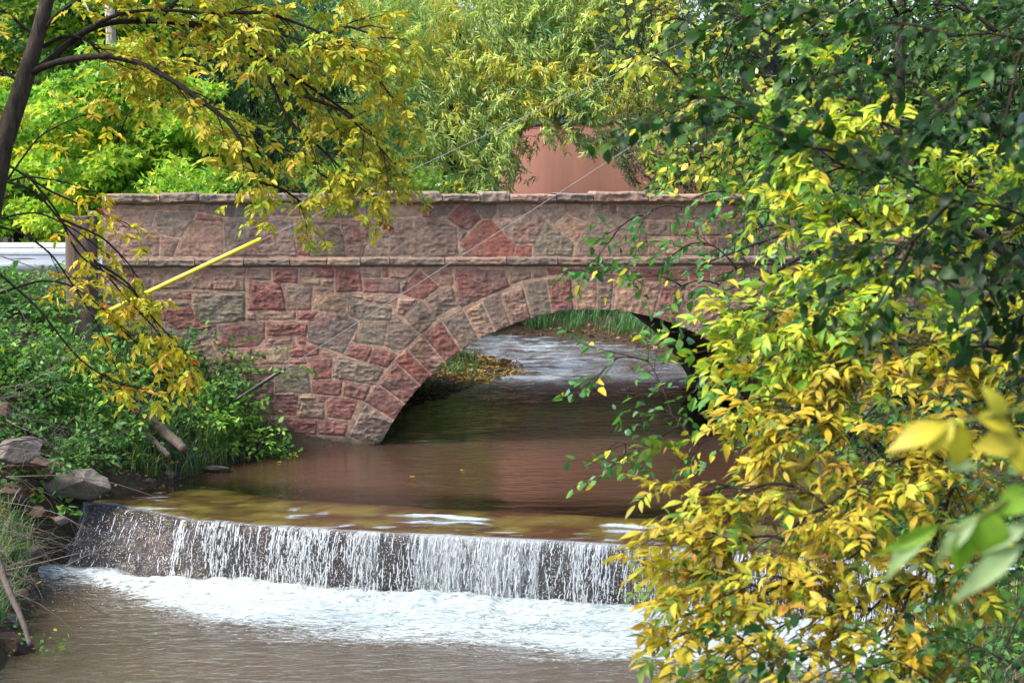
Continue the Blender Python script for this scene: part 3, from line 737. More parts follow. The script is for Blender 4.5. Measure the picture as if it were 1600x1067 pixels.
# ================================================================ ROAD, TANK, POST, GUY WIRES
t = MT("pale_concrete"); n_ = t.noise(2, 5); t.bsdf(t.ramp(n_, [(.3, (.62, .62, .60)), (.7, (.78, .78, .76))]), .6, None, .5); M_CONC = t.m
zr = 2.36
g = Geo(); a, b = face([U0 + .05], [0])[0], face([U0 + .05], [0])[0]
def bx(u, d): p = face([u], [0])[0].copy(); p[:2] -= NN[:2] * d; return p
P = [bx(U0 + .02, 3.4), bx(U0 + .02, BD - .6), bx(U0 - 30, BD + 3), bx(U0 - 30, 3.4)]
V = np.array([[p[0], p[1], zr] for p in P]); V = np.concatenate([V, V - [0, 0, .12]])
g.add(V, np.array([[0, 1, 2, 3], [7, 6, 5, 4], [0, 4, 5, 1], [1, 5, 6, 2], [2, 6, 7, 3], [3, 7, 4, 0]]), (.4, .4, .4)); tag(g.build("road", M_CONC, smooth=False), kind="structure")
# long white barrier along the far side of the road
def whitem():
    t = MT("white_paint"); n = t.noise(5, 5, .7, sc3=(1, 1, 4)); t.bsdf(t.ramp(n, [(.25, (.5, .51, .51)), (.5, (.74, .75, .75))]), .5, t.bump(n, .2, .01)); return t.m
g = Geo(); x0, x1 = -14.0, -7.55
for z0, z1, y0, dpt in ((2.36, 2.475, 32.8, .36), (2.49, 2.57, 32.86, .26)):
    g.box(np.array([(x0 + x1) / 2, y0 + .2, (z0 + z1) / 2]), (x1 - x0, dpt, z1 - z0))
bar = tag(g.build("road_barrier", whitem(), smooth=False), "long low white barrier beside the road, left of the wooden post", "barrier")
md = bar.modifiers.new("bevel", 'BEVEL'); md.width = .02; md.segments = 2
# tank
def tankm():
    t = MT("salmon_painted_steel"); n = t.noise(.9, 5, .6, sc3=(1, 1, .12)); n2 = t.noise(6, 5, .7, sc3=(1.5, 1.5, .15))
    c = t.ramp(n, [(.3, (.26, .120, .092)), (.7, (.33, .155, .12))]); c = t.mix(.35, c, t.ramp(n2, [(.3, (.6, .6, .6)), (.6, (1, 1, 1))]), 'MULTIPLY'); t.bsdf(c, .6, None, .3); return t.m
TC = np.array([5.6, 56.0]); TR = 6.0; TZ = atY(960, 187, 50.5)[2]
tank = empty("storage_tank", (TC[0], TC[1], 1.2), "large round salmon-pink tank with dark green rim, behind the bridge", "tank")
th = np.linspace(0, 2 * math.pi, 121)[:-1]; g = Geo()
def ringwall(g, R, z0, z1, col=(1, 1, 1)):
    V = np.concatenate([np.column_stack([TC[0] + R * np.cos(th), TC[1] + R * np.sin(th), np.full(120, z)]) for z in (z0, z1)]); i = np.arange(120); j = (i + 1) % 120
    g.add(V, np.stack([i, j, j + 120, i + 120], 1), col)
ringwall(g, TR, .6, TZ); g.build("tank_shell", tankm(), tank)
g = Geo()
for R, z0, z1 in ((TR + .07, TZ - .06, TZ + .12),): ringwall(g, R, z0, z1)
V = np.column_stack([TC[0] + (TR + .07) * np.cos(th), TC[1] + (TR + .07) * np.sin(th), np.full(120, TZ + .12)]); g.F.setdefault(120, []).append(np.arange(120)[None] + g.n); g.M.setdefault(120, []).append(np.zeros(1, int)); g.V.append(V); g.C.append(np.ones((120, 3))); g.n += 120
t = MT("dark_green_rim"); t.bsdf((.03, .07, .06), .5); g.build("rim", t.m, tank, smooth=False)
# old cut timber post
def woodm():
    t = MT("weathered_post_wood"); c = t.attr().outputs["Color"]; n = t.noise(14, 6, .7, sc3=(1.2, 1.2, .07)); n2 = t.noise(3, 4, .6, sc3=(1, 1, .5))
    c = t.mix(1, c, t.ramp(n, [(.35, (.25, .2, .18)), (.5, (.9, .85, .8)), (.7, (1.3, 1.25, 1.2))]), 'MULTIPLY'); c = t.mix(t.math('MULTIPLY', n2, .5), c, (.22, .18, .15))
    t.bsdf(c, .85, t.bump(n, 1, .03)); return t.m
def post(name, px, Y, w_, ztop, label, col, sq=True):
    p = atY(px, 450, Y); zb = gz(p[0], Y) - .35; n = 26; m = 30
    ph = np.linspace(0, 2 * math.pi, m, endpoint=False); z = np.linspace(zb, ztop, n)
    sup = (np.abs(np.cos(ph)) ** 5 + np.abs(np.sin(ph)) ** 5) ** (-1 / 5) if sq else np.ones(m)
    PH, Z = np.meshgrid(ph, z, indexing='ij'); r = w_ / 2 * sup[:, None] * (1 + .05 * fbm(np.cos(PH) * 4, Z * .8, np.sin(PH) * 4, o=4, s=171))
    r = r * (1 - .14 * np.exp(-((PH - 4.9) / .07) ** 2) * sstep(ztop - 1.3, ztop - .9, Z))
    V = np.column_stack([(p[0] + r * np.cos(PH)).ravel(), (Y + r * np.sin(PH)).ravel(), (Z + (Z > ztop - .01) * .03 * fbm(np.cos(PH) * 3, np.sin(PH) * 3, s=3)).ravel()])
    fs = gridfaces(m, n); last = np.stack([(m - 1) * n + np.arange(n - 1), np.arange(n - 1), np.arange(1, n), (m - 1) * n + np.arange(1, n)], 1)
    g = Geo(); g.add(V, np.concatenate([fs, last]), col); g.add(V[n - 1::n], [np.arange(m)[None]], col * 1.2)
    return tag(g.build(name, woodm(), smooth=True), label, "post")
post("timber_post", 127, 24.6, .35, atY(127, 338, 24.6)[2], "thick weathered brown timber post standing at the left end of the bridge", lin(84, 62, 50))
post("timber_post", 146, 26.2, .13, atY(146, 330, 26.2)[2], "thin dark grey post behind the thick brown timber post", lin(70, 66, 62), False)
# guy wires
PT = atY(1692, -230, 23.0)
def plainm(name, c, r=.5, metal=0.0, n=8):
    t = MT(name); k = t.noise(n, 5, .7); b = t.bsdf(t.mix(k, tuple(np.array(c) * .75), tuple(np.array(c) * 1.15)), r, t.bump(k, .15, .005)); b.inputs["Metallic"].default_value = metal; return t.m
M_STEEL = plainm("galvanised_wire", (.22, .23, .25), .6, .2)
def guy(a_px, b_px, Yb, rr, label, glabel, gm, gname, wr=.0042):
    B = atY(*b_px, Yb); d = (PT - B); A = B - d * np.interp(a_px[0], [b_px[0] - 1e-6 - 400, b_px[0]], [400 * np.linalg.norm(0) if 0 else 1, 0]) if False else None
    # continue the wire's own line down past the end of its guard
    r1 = ray(*a_px); C0 = np.array([0, 0, H]); dn = d / np.linalg.norm(d); w0 = C0 - B
    a, b, c = r1 @ r1, r1 @ dn, dn @ dn; s_ = (a * (dn @ w0) - b * (r1 @ w0)) / (a * c - b * b); A = B + dn * s_
    root = empty("guy_wire", A, label, "guy wire")
    g = Geo(); t_ = np.linspace(0, 1, 60)[:, None]; P = A + (PT - A) * t_; P[:, 2] -= (.05 * 4 * t_ * (1 - t_))[:, 0] * .5
    g.tube(P, [wr, wr], n=6); g.build("wire", M_STEEL, root)
    g = Geo(); P = A + (B - A) * np.linspace(0, 1, 8)[:, None]; g.tube(P, [rr, rr], n=14); g.tube(np.array([B - dn * .02, B + dn * .03]), [rr * 1.12, rr * .8], n=14); g.build(gname, gm, root)
    return root
guy((118, 506), (405, 375), 24.3, .028, "guy wire with a bright yellow plastic guard, slanting across the left parapet", None, plainm("yellow_plastic", (.85, .68, .03), .38), "plastic_guard")
guy((352, 613), (443, 577), 24.6, .026, "guy wire with a short dark metal guard, lower of the two wires", None, plainm("dark_metal", (.10, .09, .09), .45, .6), "metal_guard")
g = Geo(); pb = np.array([PT[0] + .12, PT[1], 0]); g.tube(np.array([[pb[0], pb[1], gz(pb[0], pb[1]) - .5], [pb[0], pb[1], PT[2] + 1.2]]), [.16, .12], lin(92, 78, 66), n=14)
tag(g.build("utility_pole", woodm()), "brown utility pole on the right bank holding both guy wires", "utility pole")

# ================================================================ ROCKS, LOGS
def ico(n=3):
    import bmesh
    bm = bmesh.new(); bmesh.ops.create_icosphere(bm, subdivisions=n, radius=1); bm.verts.ensure_lookup_table()
    V = np.array([v.co[:] for v in bm.verts]); Fc = np.array([[v.index for v in f.verts] for f in bm.faces]); bm.free(); return V, Fc
IV, IF = ico(5)
def rock(px, py, Y, size, rotz, label, col, seed, grp=None, moss=0.0, cut=.58):
    c = atY(px, py, Y); V = IV.copy(); s = seed
    for q in range(13):                                # planes knocked off the block
        nrm = np.random.default_rng(seed * 31 + q).normal(size=3); nrm /= np.linalg.norm(nrm); d = V @ nrm; o_ = cut + .16 * ((q * 7 + seed) % 5) / 5
        V = V - np.maximum(d - o_, 0)[:, None] * nrm * .97
    r = 1 + .09 * fbm(V[:, 0] * 1.6 + s, V[:, 1] * 1.6, V[:, 2] * 1.6, o=5, s=seed) + .04 * fbm(V[:, 0] * 6 + s, V[:, 1] * 6, V[:, 2] * 6, o=3, s=seed, ridged=True)
    V = V * r[:, None]; n0 = V / np.linalg.norm(V, axis=1)[:, None]
    cc = np.repeat(np.asarray(col)[None], len(V), 0) * (1 + .35 * fbm(V[:, 0] * 2 + s, V[:, 1] * 2, V[:, 2] * 5, o=4, s=seed + 2))[:, None]
    if moss:
        k = (sstep(.1, .8, n0[:, 2] + .8 * fbm(V[:, 0] * 2, V[:, 1] * 2, V[:, 2] * 2, o=3, s=seed + 5)) * moss)[:, None]; cc = cc * (1 - k) + lin(74, 84, 40) * k
    V = V * np.array(size) / 2; a = R_(rotz); Rm = np.array([[math.cos(a), -math.sin(a), 0], [math.sin(a), math.cos(a), 0], [0, 0, 1]])
    o = mesh("boulder", V @ Rm.T, IF, M_ROCK, col=cc); o.location = c
    return tag(o, label, "rock", grp)
GR = "rocks along the left bank"
RD = lin(104, 80, 70); GY_ = lin(104, 96, 90)
rock(28, 700, 19.9, (.56, .5, .34), 10, "rounded grey boulder at the far left edge of the bank", GY_, 3, GR)
rock(130, 757, 20.9, (.95, .7, .38), -8, "large flat grey-pink boulder resting just above the weir's left end", GY_ * 1.05, 5, GR, .15)
rock(80, 745, 21.0, (.42, .4, .40), 30, "reddish upright boulder left of the flat one by the weir", RD, 8, GR)
rock(240, 703, 23.2, (.82, .6, .42), 14, "grey boulder under the dark log at the water's edge", GY_, 11, GR, .2)
rock(286, 714, 23.6, (.34, .3, .18), 0, "small wet mossy stone at the water's edge right of the grey boulder", GY_ * .6, 14, GR, .6)
rock(15, 775, 20.3, (.5, .5, .36), 50, "dark earthy boulder low at the left edge beneath bare twigs", RD * .6, 17, GR)
rock(45, 722, 20.6, (.5, .4, .22), -20, "brown slab wedged between the two boulders at left", RD * .9, 19, GR)
rock(336, 731, 23.4, (.38, .2, .07), 0, "flat pale stone barely above the pool by the left bank", GY_ * .8, 21, GR)
rock(22, 1008, 16.9, (.5, .4, .3), 0, "dark wet rock at the bottom left corner", RD * .35, 25, GR)
M_LOG = woodm()
def log(pts, r, label, col, name="log", cat="log"):
    P = path(pts); g = Geo(); tt = np.linspace(0, 1, 26); q = np.array([np.interp(tt, np.linspace(0, 1, len(P)), P[:, i]) for i in range(3)]).T
    q += .018 * np.column_stack([fbm(tt * 5, 0 * tt, s=181), fbm(tt * 5, 0 * tt, s=183), fbm(tt * 5, 0 * tt, s=185)]); g.tube(q, r, col, n=12, rough=.06); return tag(g.build(name, M_LOG), label, cat)
log([(212, 636, 23.3), (250, 668, 23.0), (287, 702, 22.6)], [.06, .075, .05], "dark weathered log sloping down the left bank onto the boulder", lin(84, 66, 58))
log([(205, 655, 23.1), (240, 690, 22.8), (262, 712, 22.5)], [.04, .05, .03], "shorter split log beside the long dark log on the left bank", lin(110, 92, 80))
log([(-15, 840, 16.6), (8, 905, 16.4), (28, 950, 16.2), (46, 1008, 16.0)], [.032, .028, .022], "thick dead stick poking down into the water at lower left", lin(70, 60, 58), "dead_stick", "stick")
log([(926, 577, 37.5), (950, 585, 37.4), (990, 592, 37.3), (1030, 588, 37.2)], [.05, .035, .03], "broken pale stick lying in the creek seen through the arch", lin(150, 120, 92), "drift_stick", "stick")
log([(938, 572, 38.4), (985, 570, 38.3), (1040, 566, 38.2)], [.04, .03, .02], "dark drift stick behind the broken pale one under the arch", lin(60, 48, 40), "drift_stick", "stick")
# ================================================================ FOLIAGE TOOLS
def unit(v):
    v = np.asarray(v, float); return v / (np.linalg.norm(v, axis=-1, keepdims=True) + 1e-9)
def T_near():
    V = [(0, 0, 0), (.22, 0, .035), (.5, 0, .05), (.78, 0, .01), (1, 0, -.06)]
    for s in (1, -1): V += [(.16, .30 * s, .06), (.36, .5 * s, .085), (.58, .44 * s, .075), (.8, .2 * s, .0)]
    q = [(1, 2, 6, 5), (2, 3, 7, 6), (2, 1, 9, 10), (3, 2, 10, 11), (3, 4, 8, 7), (4, 3, 11, 12), (0, 1, 5, 5), (1, 0, 9, 9)]
    return np.array(V, float), [np.array([f for f in q if f[2] != f[3]]), np.array([f[:3] for f in q if f[2] == f[3]])]
def T_mid():
    return np.array([(0, 0, 0), (.3, .5, .10), (.7, .36, .06), (1, 0, -.05), (.7, -.36, .06), (.3, -.5, .10)], float), [np.array([(0, 3, 2, 1), (0, 5, 4, 3)])]
def T_far():
    return np.array([(0, 0, 0), (.42, .5, .05), (1, 0, -.04), (.42, -.5, .05)], float), [np.array([(0, 2, 1), (0, 3, 2)])]
def T_lobed():    # maple-like: three points
    return np.array([(0, 0, 0), (.32, .62, .06), (.5, .25, .03), (1, 0, -.05), (.5, -.25, .03), (.32, -.62, .06)], float), [np.array([(0, 2, 1), (0, 3, 2), (0, 4, 3), (0, 5, 4)])]
TEMPL = dict(near=T_near(), mid=T_mid(), far=T_far(), lobed=T_lobed())
class Plant:
    def __init__(s): s.w = Geo(); s.L = []
    def leaf(s, p, a, n, l, w, c):               # arrays
        p = np.atleast_2d(p); k = len(p)
        s.L.append((p, np.broadcast_to(a, (k, 3)), np.broadcast_to(n, (k, 3)), np.broadcast_to(l, k), np.broadcast_to(w, k), np.broadcast_to(c, (k, 3))))
    def leaves(s, templ):
        P, A, N, L, W, C = [np.concatenate([np.array(x[i]) for x in s.L]) for i in range(6)]
        A = unit(A); S = unit(np.cross(N, A)); N = np.cross(A, S)
        T, Fs = TEMPL[templ]; k = len(P); nv = len(T)
        curl = rng.normal(1, .9, k)[:, None]
        V = P[:, None] + L[:, None, None] * (T[None, :, 0:1] * A[:, None] + (T[None, :, 1:2] * W[:, None, None]) * S[:, None] + (T[None, :, 2:3] * curl[:, :, None]) * N[:, None])
        off = (np.arange(k) * nv)[:, None, None]
        fl = [(f[None] + off).reshape(-1, f.shape[1]) for f in Fs]
        Cc = np.repeat(C, nv, 0).reshape(k, nv, 3) * (1 + .10 * rng.normal(size=(k, nv, 1)))
        return V.reshape(-1, 3), fl, np.clip(Cc.reshape(-1, 3), .005, .95)
    def build(s, root, templ, wood="trunk", crown="crown", wmat=None, lmat=None):
        if s.w.n: s.w.build(wood, wmat or M_BARK, root)
        if s.L:
            V, fl, C = s.leaves(templ); mesh(crown, V, fl, lmat or M_LEAF, root, C, smooth=True)
def pal(*cols):                                  # (weight, (r,g,b), spread)
    ws = np.array([c[0] for c in cols], float); ws /= ws.sum(); cs = np.array([lin(*c[1]) for c in cols])
    def f(n, bias=None):
        i = rng.choice(len(cols), n, p=ws) if bias is None else np.full(n, bias)
        return np.clip(cs[i] * (1 + .16 * rng.normal(size=(n, 1))) * (1 + .06 * rng.normal(size=(n, 3))), .004, .9)
    f.n = len(cols); f.w = ws; return f
def wander(p0, d0, length, n=8, droop=.0, wig=.12):
    P = [np.array(p0, float)]; d = unit(d0); st_ = length / n
    for i in range(n):
        d = unit(d + np.array([0, 0, -droop / n]) + rng.normal(0, wig / math.sqrt(n), 3)); P.append(P[-1] + d * st_)
    return np.array(P)
def bez(a, b, sag=0.0, bow=None, n=14):
    a, b = np.asarray(a, float), np.asarray(b, float); t = np.linspace(0, 1, n)[:, None]; P = a + (b - a) * t
    P[:, 2] += (4 * t * (1 - t))[:, 0] * sag
    return P + .012 * np.linalg.norm(b - a) * np.column_stack([fbm(t[:, 0] * 4 + rng.random() * 50, 0 * t[:, 0], s=201 + i) for i in range(3)])
def nodes(P, spacing, t0=0.0):
    seg = np.linalg.norm(np.diff(P, axis=0), axis=1); c = np.concatenate([[0], np.cumsum(seg)]); k = max(1, int(c[-1] * (1 - t0) / spacing))
    s = np.linspace(c[-1] * t0, c[-1], k + 1)[1:]; X = np.column_stack([np.interp(s, c, P[:, i]) for i in range(3)])
    D = unit(np.column_stack([np.interp(s, c, np.gradient(P[:, i])) for i in range(3)])); return X, D
def compound(pl, X, D, L, W, pal_, nleaf=5, rach=.16, tilt=.35, bias=None, droop=.35, both=True, updir=(0, 0, 1)):
    """opposite pinnate leaves at the nodes X with twig directions D"""
    up = np.array(updir, float)
    for sgn in ((1, -1) if both else (1,)):
        k = len(X)
        N = unit(up + rng.normal(0, tilt, (k, 3))); side = unit(np.cross(D, N)) * sgn
        ax = unit(D * rng.uniform(.4, 1.0, (k, 1)) + side * rng.uniform(.5, 1, (k, 1)) - np.array([0, 0, 1]) * droop * rng.uniform(.2, 1.6, (k, 1)))
        N = unit(N - ax * (N * ax).sum(1)[:, None]); sd_ = np.cross(N, ax); rl = rach * rng.uniform(.6, 1.15, k)
        hue = rng.choice(pal_.n, k, p=pal_.w)
        for j in range(nleaf):
            last = j == nleaf - 1; pr = j // 2; f = 1.0 if last else (.42 + .52 * pr / max(1, (nleaf - 1) // 2 - 0)); s_ = 0 if last else (1 if j % 2 else -1)
            base = X + ax * (rl * f)[:, None] - np.array([0, 0, 1]) * (droop * rl * f * f * .3)[:, None]
            a = unit(ax * (1 if last else .55) + sd_ * s_ * .8 + rng.normal(0, .16, (k, 3)) - np.array([0, 0, 1]) * droop * .5)
            ll = L * rng.uniform(.65, 1.15, k) * (1.1 if last else 1)
            keep = rng.random(k) < .93
            c = np.empty((k, 3))
            for h in range(pal_.n):
                m = hue == h
                if m.any(): c[m] = pal_(m.sum(), h if rng.random() < .8 else None)
            pl.leaf(base[keep], a[keep], unit(N + rng.normal(0, .28, (k, 3)))[keep], ll[keep], (W * rng.uniform(.8, 1.2, k))[keep], c[keep])
        if rach > .12 and k < 4000:
            for i in range(0, k): pl.w.tube(np.array([X[i], X[i] + ax[i] * rl[i]]), [.0016, .0009], TWIG * 2.2, n=3, cap=False)
def simple(pl, X, D, L, W, pal_, tilt=.5, droop=.25, spread=.9, per=1, bias=None, updir=(0, 0, 1)):
    for r in range(per):
        k = len(X); N = unit(np.array(updir, float) + rng.normal(0, tilt, (k, 3))); sgn = np.where((np.arange(k) + r) % 2, 1.0, -1.0)[:, None]
        side = unit(np.cross(D, N)) * sgn; a = unit(D * rng.uniform(.4, 1, (k, 1)) + side * spread * rng.uniform(.5, 1.1, (k, 1)) - np.array([0, 0, 1]) * droop * rng.uniform(0, 2, (k, 1)))
        pl.leaf(X + a * .008, a, N, L * rng.uniform(.6, 1.2, k), W * rng.uniform(.8, 1.2, k), pal_(k, bias))
def spray(pl, spines, n2, L2, n3, L3, leaf, spacing, droop2=.5, droop3=.6, t0=.15, rad=.012, flat=.45, wood=TWIG, lead=None, min2=.35, n_tube=5):
    """twigs off each spine and off those twigs, leaf(pl, X, D) called at their nodes"""
    for sp in spines:
        P = np.asarray(sp, float); ln = np.linalg.norm(np.diff(P, axis=0), axis=1).sum()
        pl.w.tube(P, [rad, rad * .35], wood, n=max(5, n_tube)); k2 = max(1, int(round(n2 * ln)))
        for i in range(k2):
            t = t0 + (1 - t0) * (i + rng.random()) / k2; x = t * (len(P) - 1); j = min(int(x), len(P) - 2); p = P[j] + (P[j + 1] - P[j]) * (x - j); d = unit(P[j + 1] - P[j])
            side = unit(np.cross(d, [0, 0, 1])) * (1 if i % 2 else -1)
            dd = unit(d * rng.uniform(.5, 1.1) + side * rng.uniform(.35, 1) * flat * 2 + np.array([0, 0, rng.normal(.05, .35)]))
            l2 = L2 * rng.uniform(min2, 1.15) * (1 - .55 * t); Q = wander(p, dd, l2, 8, droop2 * rng.uniform(.4, 1.5), .25); pl.w.tube(Q, [rad * .42, .0016], wood, n=4, cap=False)
            X, D = nodes(Q, spacing, .25); leaf(pl, X, D)
            k3 = int(n3 * l2 + rng.random())
            for q in range(k3):
                t = .15 + .8 * (q + rng.random()) / max(1, k3); x = t * 8; j = min(int(x), 7); p = Q[j] + (Q[j + 1] - Q[j]) * (x - j); d = unit(Q[j + 1] - Q[j])
                side = unit(np.cross(d, [0, 0, 1])) * (1 if q % 2 else -1); dd = unit(d * .8 + side * rng.uniform(.4, 1) + np.array([0, 0, rng.normal(0, .3)]))
                Z = wander(p, dd, L3 * rng.uniform(.4, 1.15), 5, droop3 * rng.uniform(.4, 1.5), .25); pl.w.tube(Z, [rad * .2, .0012], wood, n=3, cap=False)
                X, D = nodes(Z, spacing, .1); leaf(pl, X, D)
        X, D = nodes(P[-max(3, len(P) // 4):], spacing, 0); leaf(pl, X, D)
def clumps(pl, C, R, nl, leafL, leafW, pal_, flat=.5, up=.8, bias=None, hang=0.0, shell=.6, huevar=True):
    """leaf clumps round the centres C (k,3) with radii R; leaves sit towards the outside of each clump and point out"""
    for c, r in zip(C, np.broadcast_to(R, len(C))):
        n = int(nl * rng.uniform(.7, 1.3)); v = unit(rng.normal(size=(n, 3))); v[:, 2] *= 1
        rad = r * (shell + (1 - shell) * rng.random(n)) ** 1 * rng.uniform(.55, 1.15, n)
        p = c + v * rad[:, None] * np.array([1, 1, flat]); a = unit(v + rng.normal(0, .5, (n, 3)) + np.array([0, 0, -hang])); N = unit(v * .5 + np.array([0, 0, up]) + rng.normal(0, .45, (n, 3)))
        h = rng.choice(pal_.n, p=pal_.w) if huevar else None
        col = pal_(n, h); mixm = rng.random(n) < .3; col[mixm] = pal_(mixm.sum())
        pl.leaf(p, a, N, leafL * rng.uniform(.6, 1.25, n), leafW * rng.uniform(.8, 1.2, n), col * rng.uniform(.85, 1.12))
# ================================================================ FAR TREES (beyond the bridge)
def trunk_of(pl, base, top, r0, r1, col=BARK, lean=.3, limbs=6, llen=2.5):
    P = bez(base, top, 0, n=12); pl.w.tube(P, [r0, r1], col, n=10, rough=.03)
    for i in range(limbs):
        t = rng.uniform(.35, .95); j = int(t * 11); a = rng.uniform(0, 6.28); Q = wander(P[j], (math.cos(a), math.sin(a), rng.uniform(.2, .9)), llen * rng.uniform(.5, 1.2), 8, .2, .3)
        pl.w.tube(Q, [r1 * .9, .012], col, n=6)
def far_tree(label, px, Y, ztop, rx, n, nl, L, W, pal_, name="tree", zlow=1.5, ry=None, r=.7, trunkr=.22, templ="far", flat=.55, group=None, tcol=BARK, hang=.1, cut=None):
    x = (px - 800) / F * Y; zb = gz(x, Y); root = empty(name, (x, Y, zb), label, "tree", group); pl = Plant()
    zc = (ztop + zlow) / 2; rz = (ztop - zlow) / 2; ry = ry or rx * .7
    trunk_of(pl, (x, Y, zb - .3), (x + rng.normal(0, .4), Y, zc + rz * .55), trunkr, trunkr * .35, tcol, limbs=3 if name == 'shrub' else 9, llen=rx * (.3 if name == 'shrub' else .8))
    v = unit(rng.normal(size=(n, 3))); rad = rng.random(n)[:, None] ** .45; C = np.array([x, Y, zc]) + v * rad * [rx, ry, rz]
    if cut is not None: C = C[[cut(c) for c in C]]
    clumps(pl, C, rng.uniform(.6, 1.2, len(C)) * r, nl, L, W, pal_, flat=flat, hang=hang)
    pl.build(root, templ, lmat=M_FAR); return root
DK = pal((4, (86, 118, 70)), (3, (66, 98, 62)), (2, (116, 148, 74)), (.6, (150, 164, 74)))
BG = "background trees beyond the bridge"
k = 0
FARL = ["dark green tree closing the view at the far left edge", "dark green tree behind the bright green maple at left", "dark tree filling the gap between maple and willow",
        "tall dark tree far behind the left half of the willow", "tall dark tree far behind the middle of the willow", "dark tree directly behind the salmon tank",
        "dark tree right of the salmon tank, behind bare twigs", "dark tree in the right background behind the yellow shrubs", "dark tree at the far right edge of the background"]
for px, Y in ((-190, 58), (60, 60), (300, 57), (540, 66), (770, 70), (1010, 72), (1230, 66), (1460, 60), (1720, 56)):
    far_tree(FARL[k], px, Y, 12.5 if not 500 < px < 1100 else 11.5, 4.6, 190, 120, .30, .5, DK, zlow=.9, r=.95, trunkr=.3, ry=2.2); k += 1
GM = pal((5, (164, 200, 66)), (3, (132, 178, 66)), (2, (190, 204, 70)), (1.2, (100, 156, 52)), (.6, (222, 206, 58)))
far_tree("bright yellow-green maple glowing behind the left end of the bridge", 205, 38.5, 6.4, 2.35, 250, 95, .15, .85, GM, "maple_tree", 1.7, 1.5, .42, .14, "lobed", .42, hang=.35)
far_tree("low bright green maple at the far left, in front of the dark trees", 30, 40.5, 6.2, 1.9, 150, 85, .15, .85, pal((5, (150, 196, 60)), (3, (110, 166, 62)), (1, (200, 206, 70))), "maple_tree", 1.4, 1.2, .42, .13, "lobed", .42, hang=.35)
far_tree("medium green maple rising above the bright one at upper left", 120, 43.5, 10.5, 3.0, 220, 95, .16, .85, pal((4, (118, 160, 66)), (3, (88, 136, 64)), (1.5, (160, 190, 60)), (.7, (196, 180, 60))), "maple_tree", 4.4, 1.6, .5, .2, "lobed", .45, tcol=lin(150, 142, 132), hang=.35)
far_tree("mid green tree between the maple and the willow, partly shaded", 400, 45, 9.5, 2.6, 160, 100, .20, .3, pal((3, (84, 126, 76)), (3, (62, 104, 68)), (1, (150, 176, 70))), "tree", 1.6, 1.4, .6, .2, "far", .6, hang=.9)
# pale trunk with dead hanging roots behind the maple
g = Geo(); P = path([(178, 340, 40.6), (176, 250, 40.6), (172, 150, 40.6), (174, 60, 40.6), (168, -60, 40.6)]); g.tube(P, [.15, .10], lin(168, 158, 148), n=12, rough=.05)
for (a, b, c) in (((176, 70), (160, 120), (158, 175)), ((180, 100), (188, 150), (176, 205)), ((200, 90), (222, 130), (232, 155)), ((205, 85), (215, 120), (208, 150)), ((200, 88), (236, 120), (258, 150)), ((130, 0), (140, 20), (145, 35))):
    g.tube(path([(*a, 38.4), (*b, 38.2), (*c, 38.2)]), [.02, .009], lin(176, 168, 158), n=5)
root = empty("dead_tree", P[0], "pale grey bare trunk with dangling dead twigs among the maple leaves", "tree"); g.build("trunk", M_BARK, root)
# willow: hanging fronds of narrow leaves
def willow(label, px, Y, name, hull, n, pal_, dark, trunk_px, depth=2.0, L=.20, group=None, extra=()):
    x = (trunk_px - 800) / F * (Y + 1.2); root = empty(name, (x, Y + 1.2, gz(x, Y + 1.2)), label, "tree", group); pl = Plant()
    trunk_of(pl, (x, Y + 1.6, gz(x, Y + 1.6) - .3), (x + .4, Y + 1.6, 7.5), .3, .12, limbs=4, llen=1.6)
    hull = np.array(hull, float)
    cnt = 0; hx0, hx1 = hull[:, 0].min(), hull[:, 0].max()
    while cnt < n:
        qx = rng.uniform(hx0, hx1); qb = np.interp(qx, hull[:, 0], hull[:, 1]); qt = -50.0
        ex = extra[rng.integers(len(extra))] if extra and cnt % 40 == 0 else None
        qy = qb - (qb - qt) * (rng.random() ** .9 if rng.random() < .8 else .12 * rng.random()); Yf = Y + rng.random() ** 1.3 * depth
        if ex: qx, qy = ex[0] + rng.normal(0, 14), ex[1] + rng.normal(0, 9)
        tip = atY(qx, qy, Yf); ln = rng.uniform(.35, .85); a = rng.uniform(0, 6.28)
        d = np.array([math.cos(a) * .9, math.sin(a) * .5 - .2, .25]); P = wander((0, 0, 0), d, ln, 7, 1.9, .3); P = P + (tip - P[-1]); 
        if rng.random() < .35: pl.w.tube(P, [.008, .002], lin(140, 128, 96), n=3, cap=False)
        X, D = nodes(P, .042, .1); patch = fbm(np.array([qx / 70.]), np.array([qy / 60.]), o=3, s=221)[0]; deep = (Yf - Y) / depth
        m = len(X); hue = None
        if patch > .28 and rng.random() < .75: hue = 2
        elif deep > .5 or patch < -.35: hue = 3
        for r in range(2):
            sgn = np.where((np.arange(m) + r) % 2, 1.0, -1.0)[:, None]; sd_ = unit(np.cross(D, unit(rng.normal(size=(m, 3))))); aa = unit(D * .7 + sd_ * rng.uniform(.5, 1.1, (m, 1)) - np.array([0, 0, .28]))
            c = pal_(m, hue); mm = rng.random(m) < .3; c[mm] = pal_(mm.sum(), 0 if rng.random() < .6 else 1)
            pl.leaf(X, aa, unit(.6 * rng.normal(size=(m, 3)) + [-.8, -.55, 1.0]), L * rng.uniform(.6, 1.15, m), .15 * rng.uniform(.8, 1.3, m), c * (rng.uniform(.85, 1.1)))
        cnt += 1
    pl.build(root, "far", lmat=M_FAR); return root
WP = pal((5, (218, 232, 156)), (3.2, (184, 212, 130)), (1.8, (244, 224, 96)), (1.2, (136, 182, 128)))
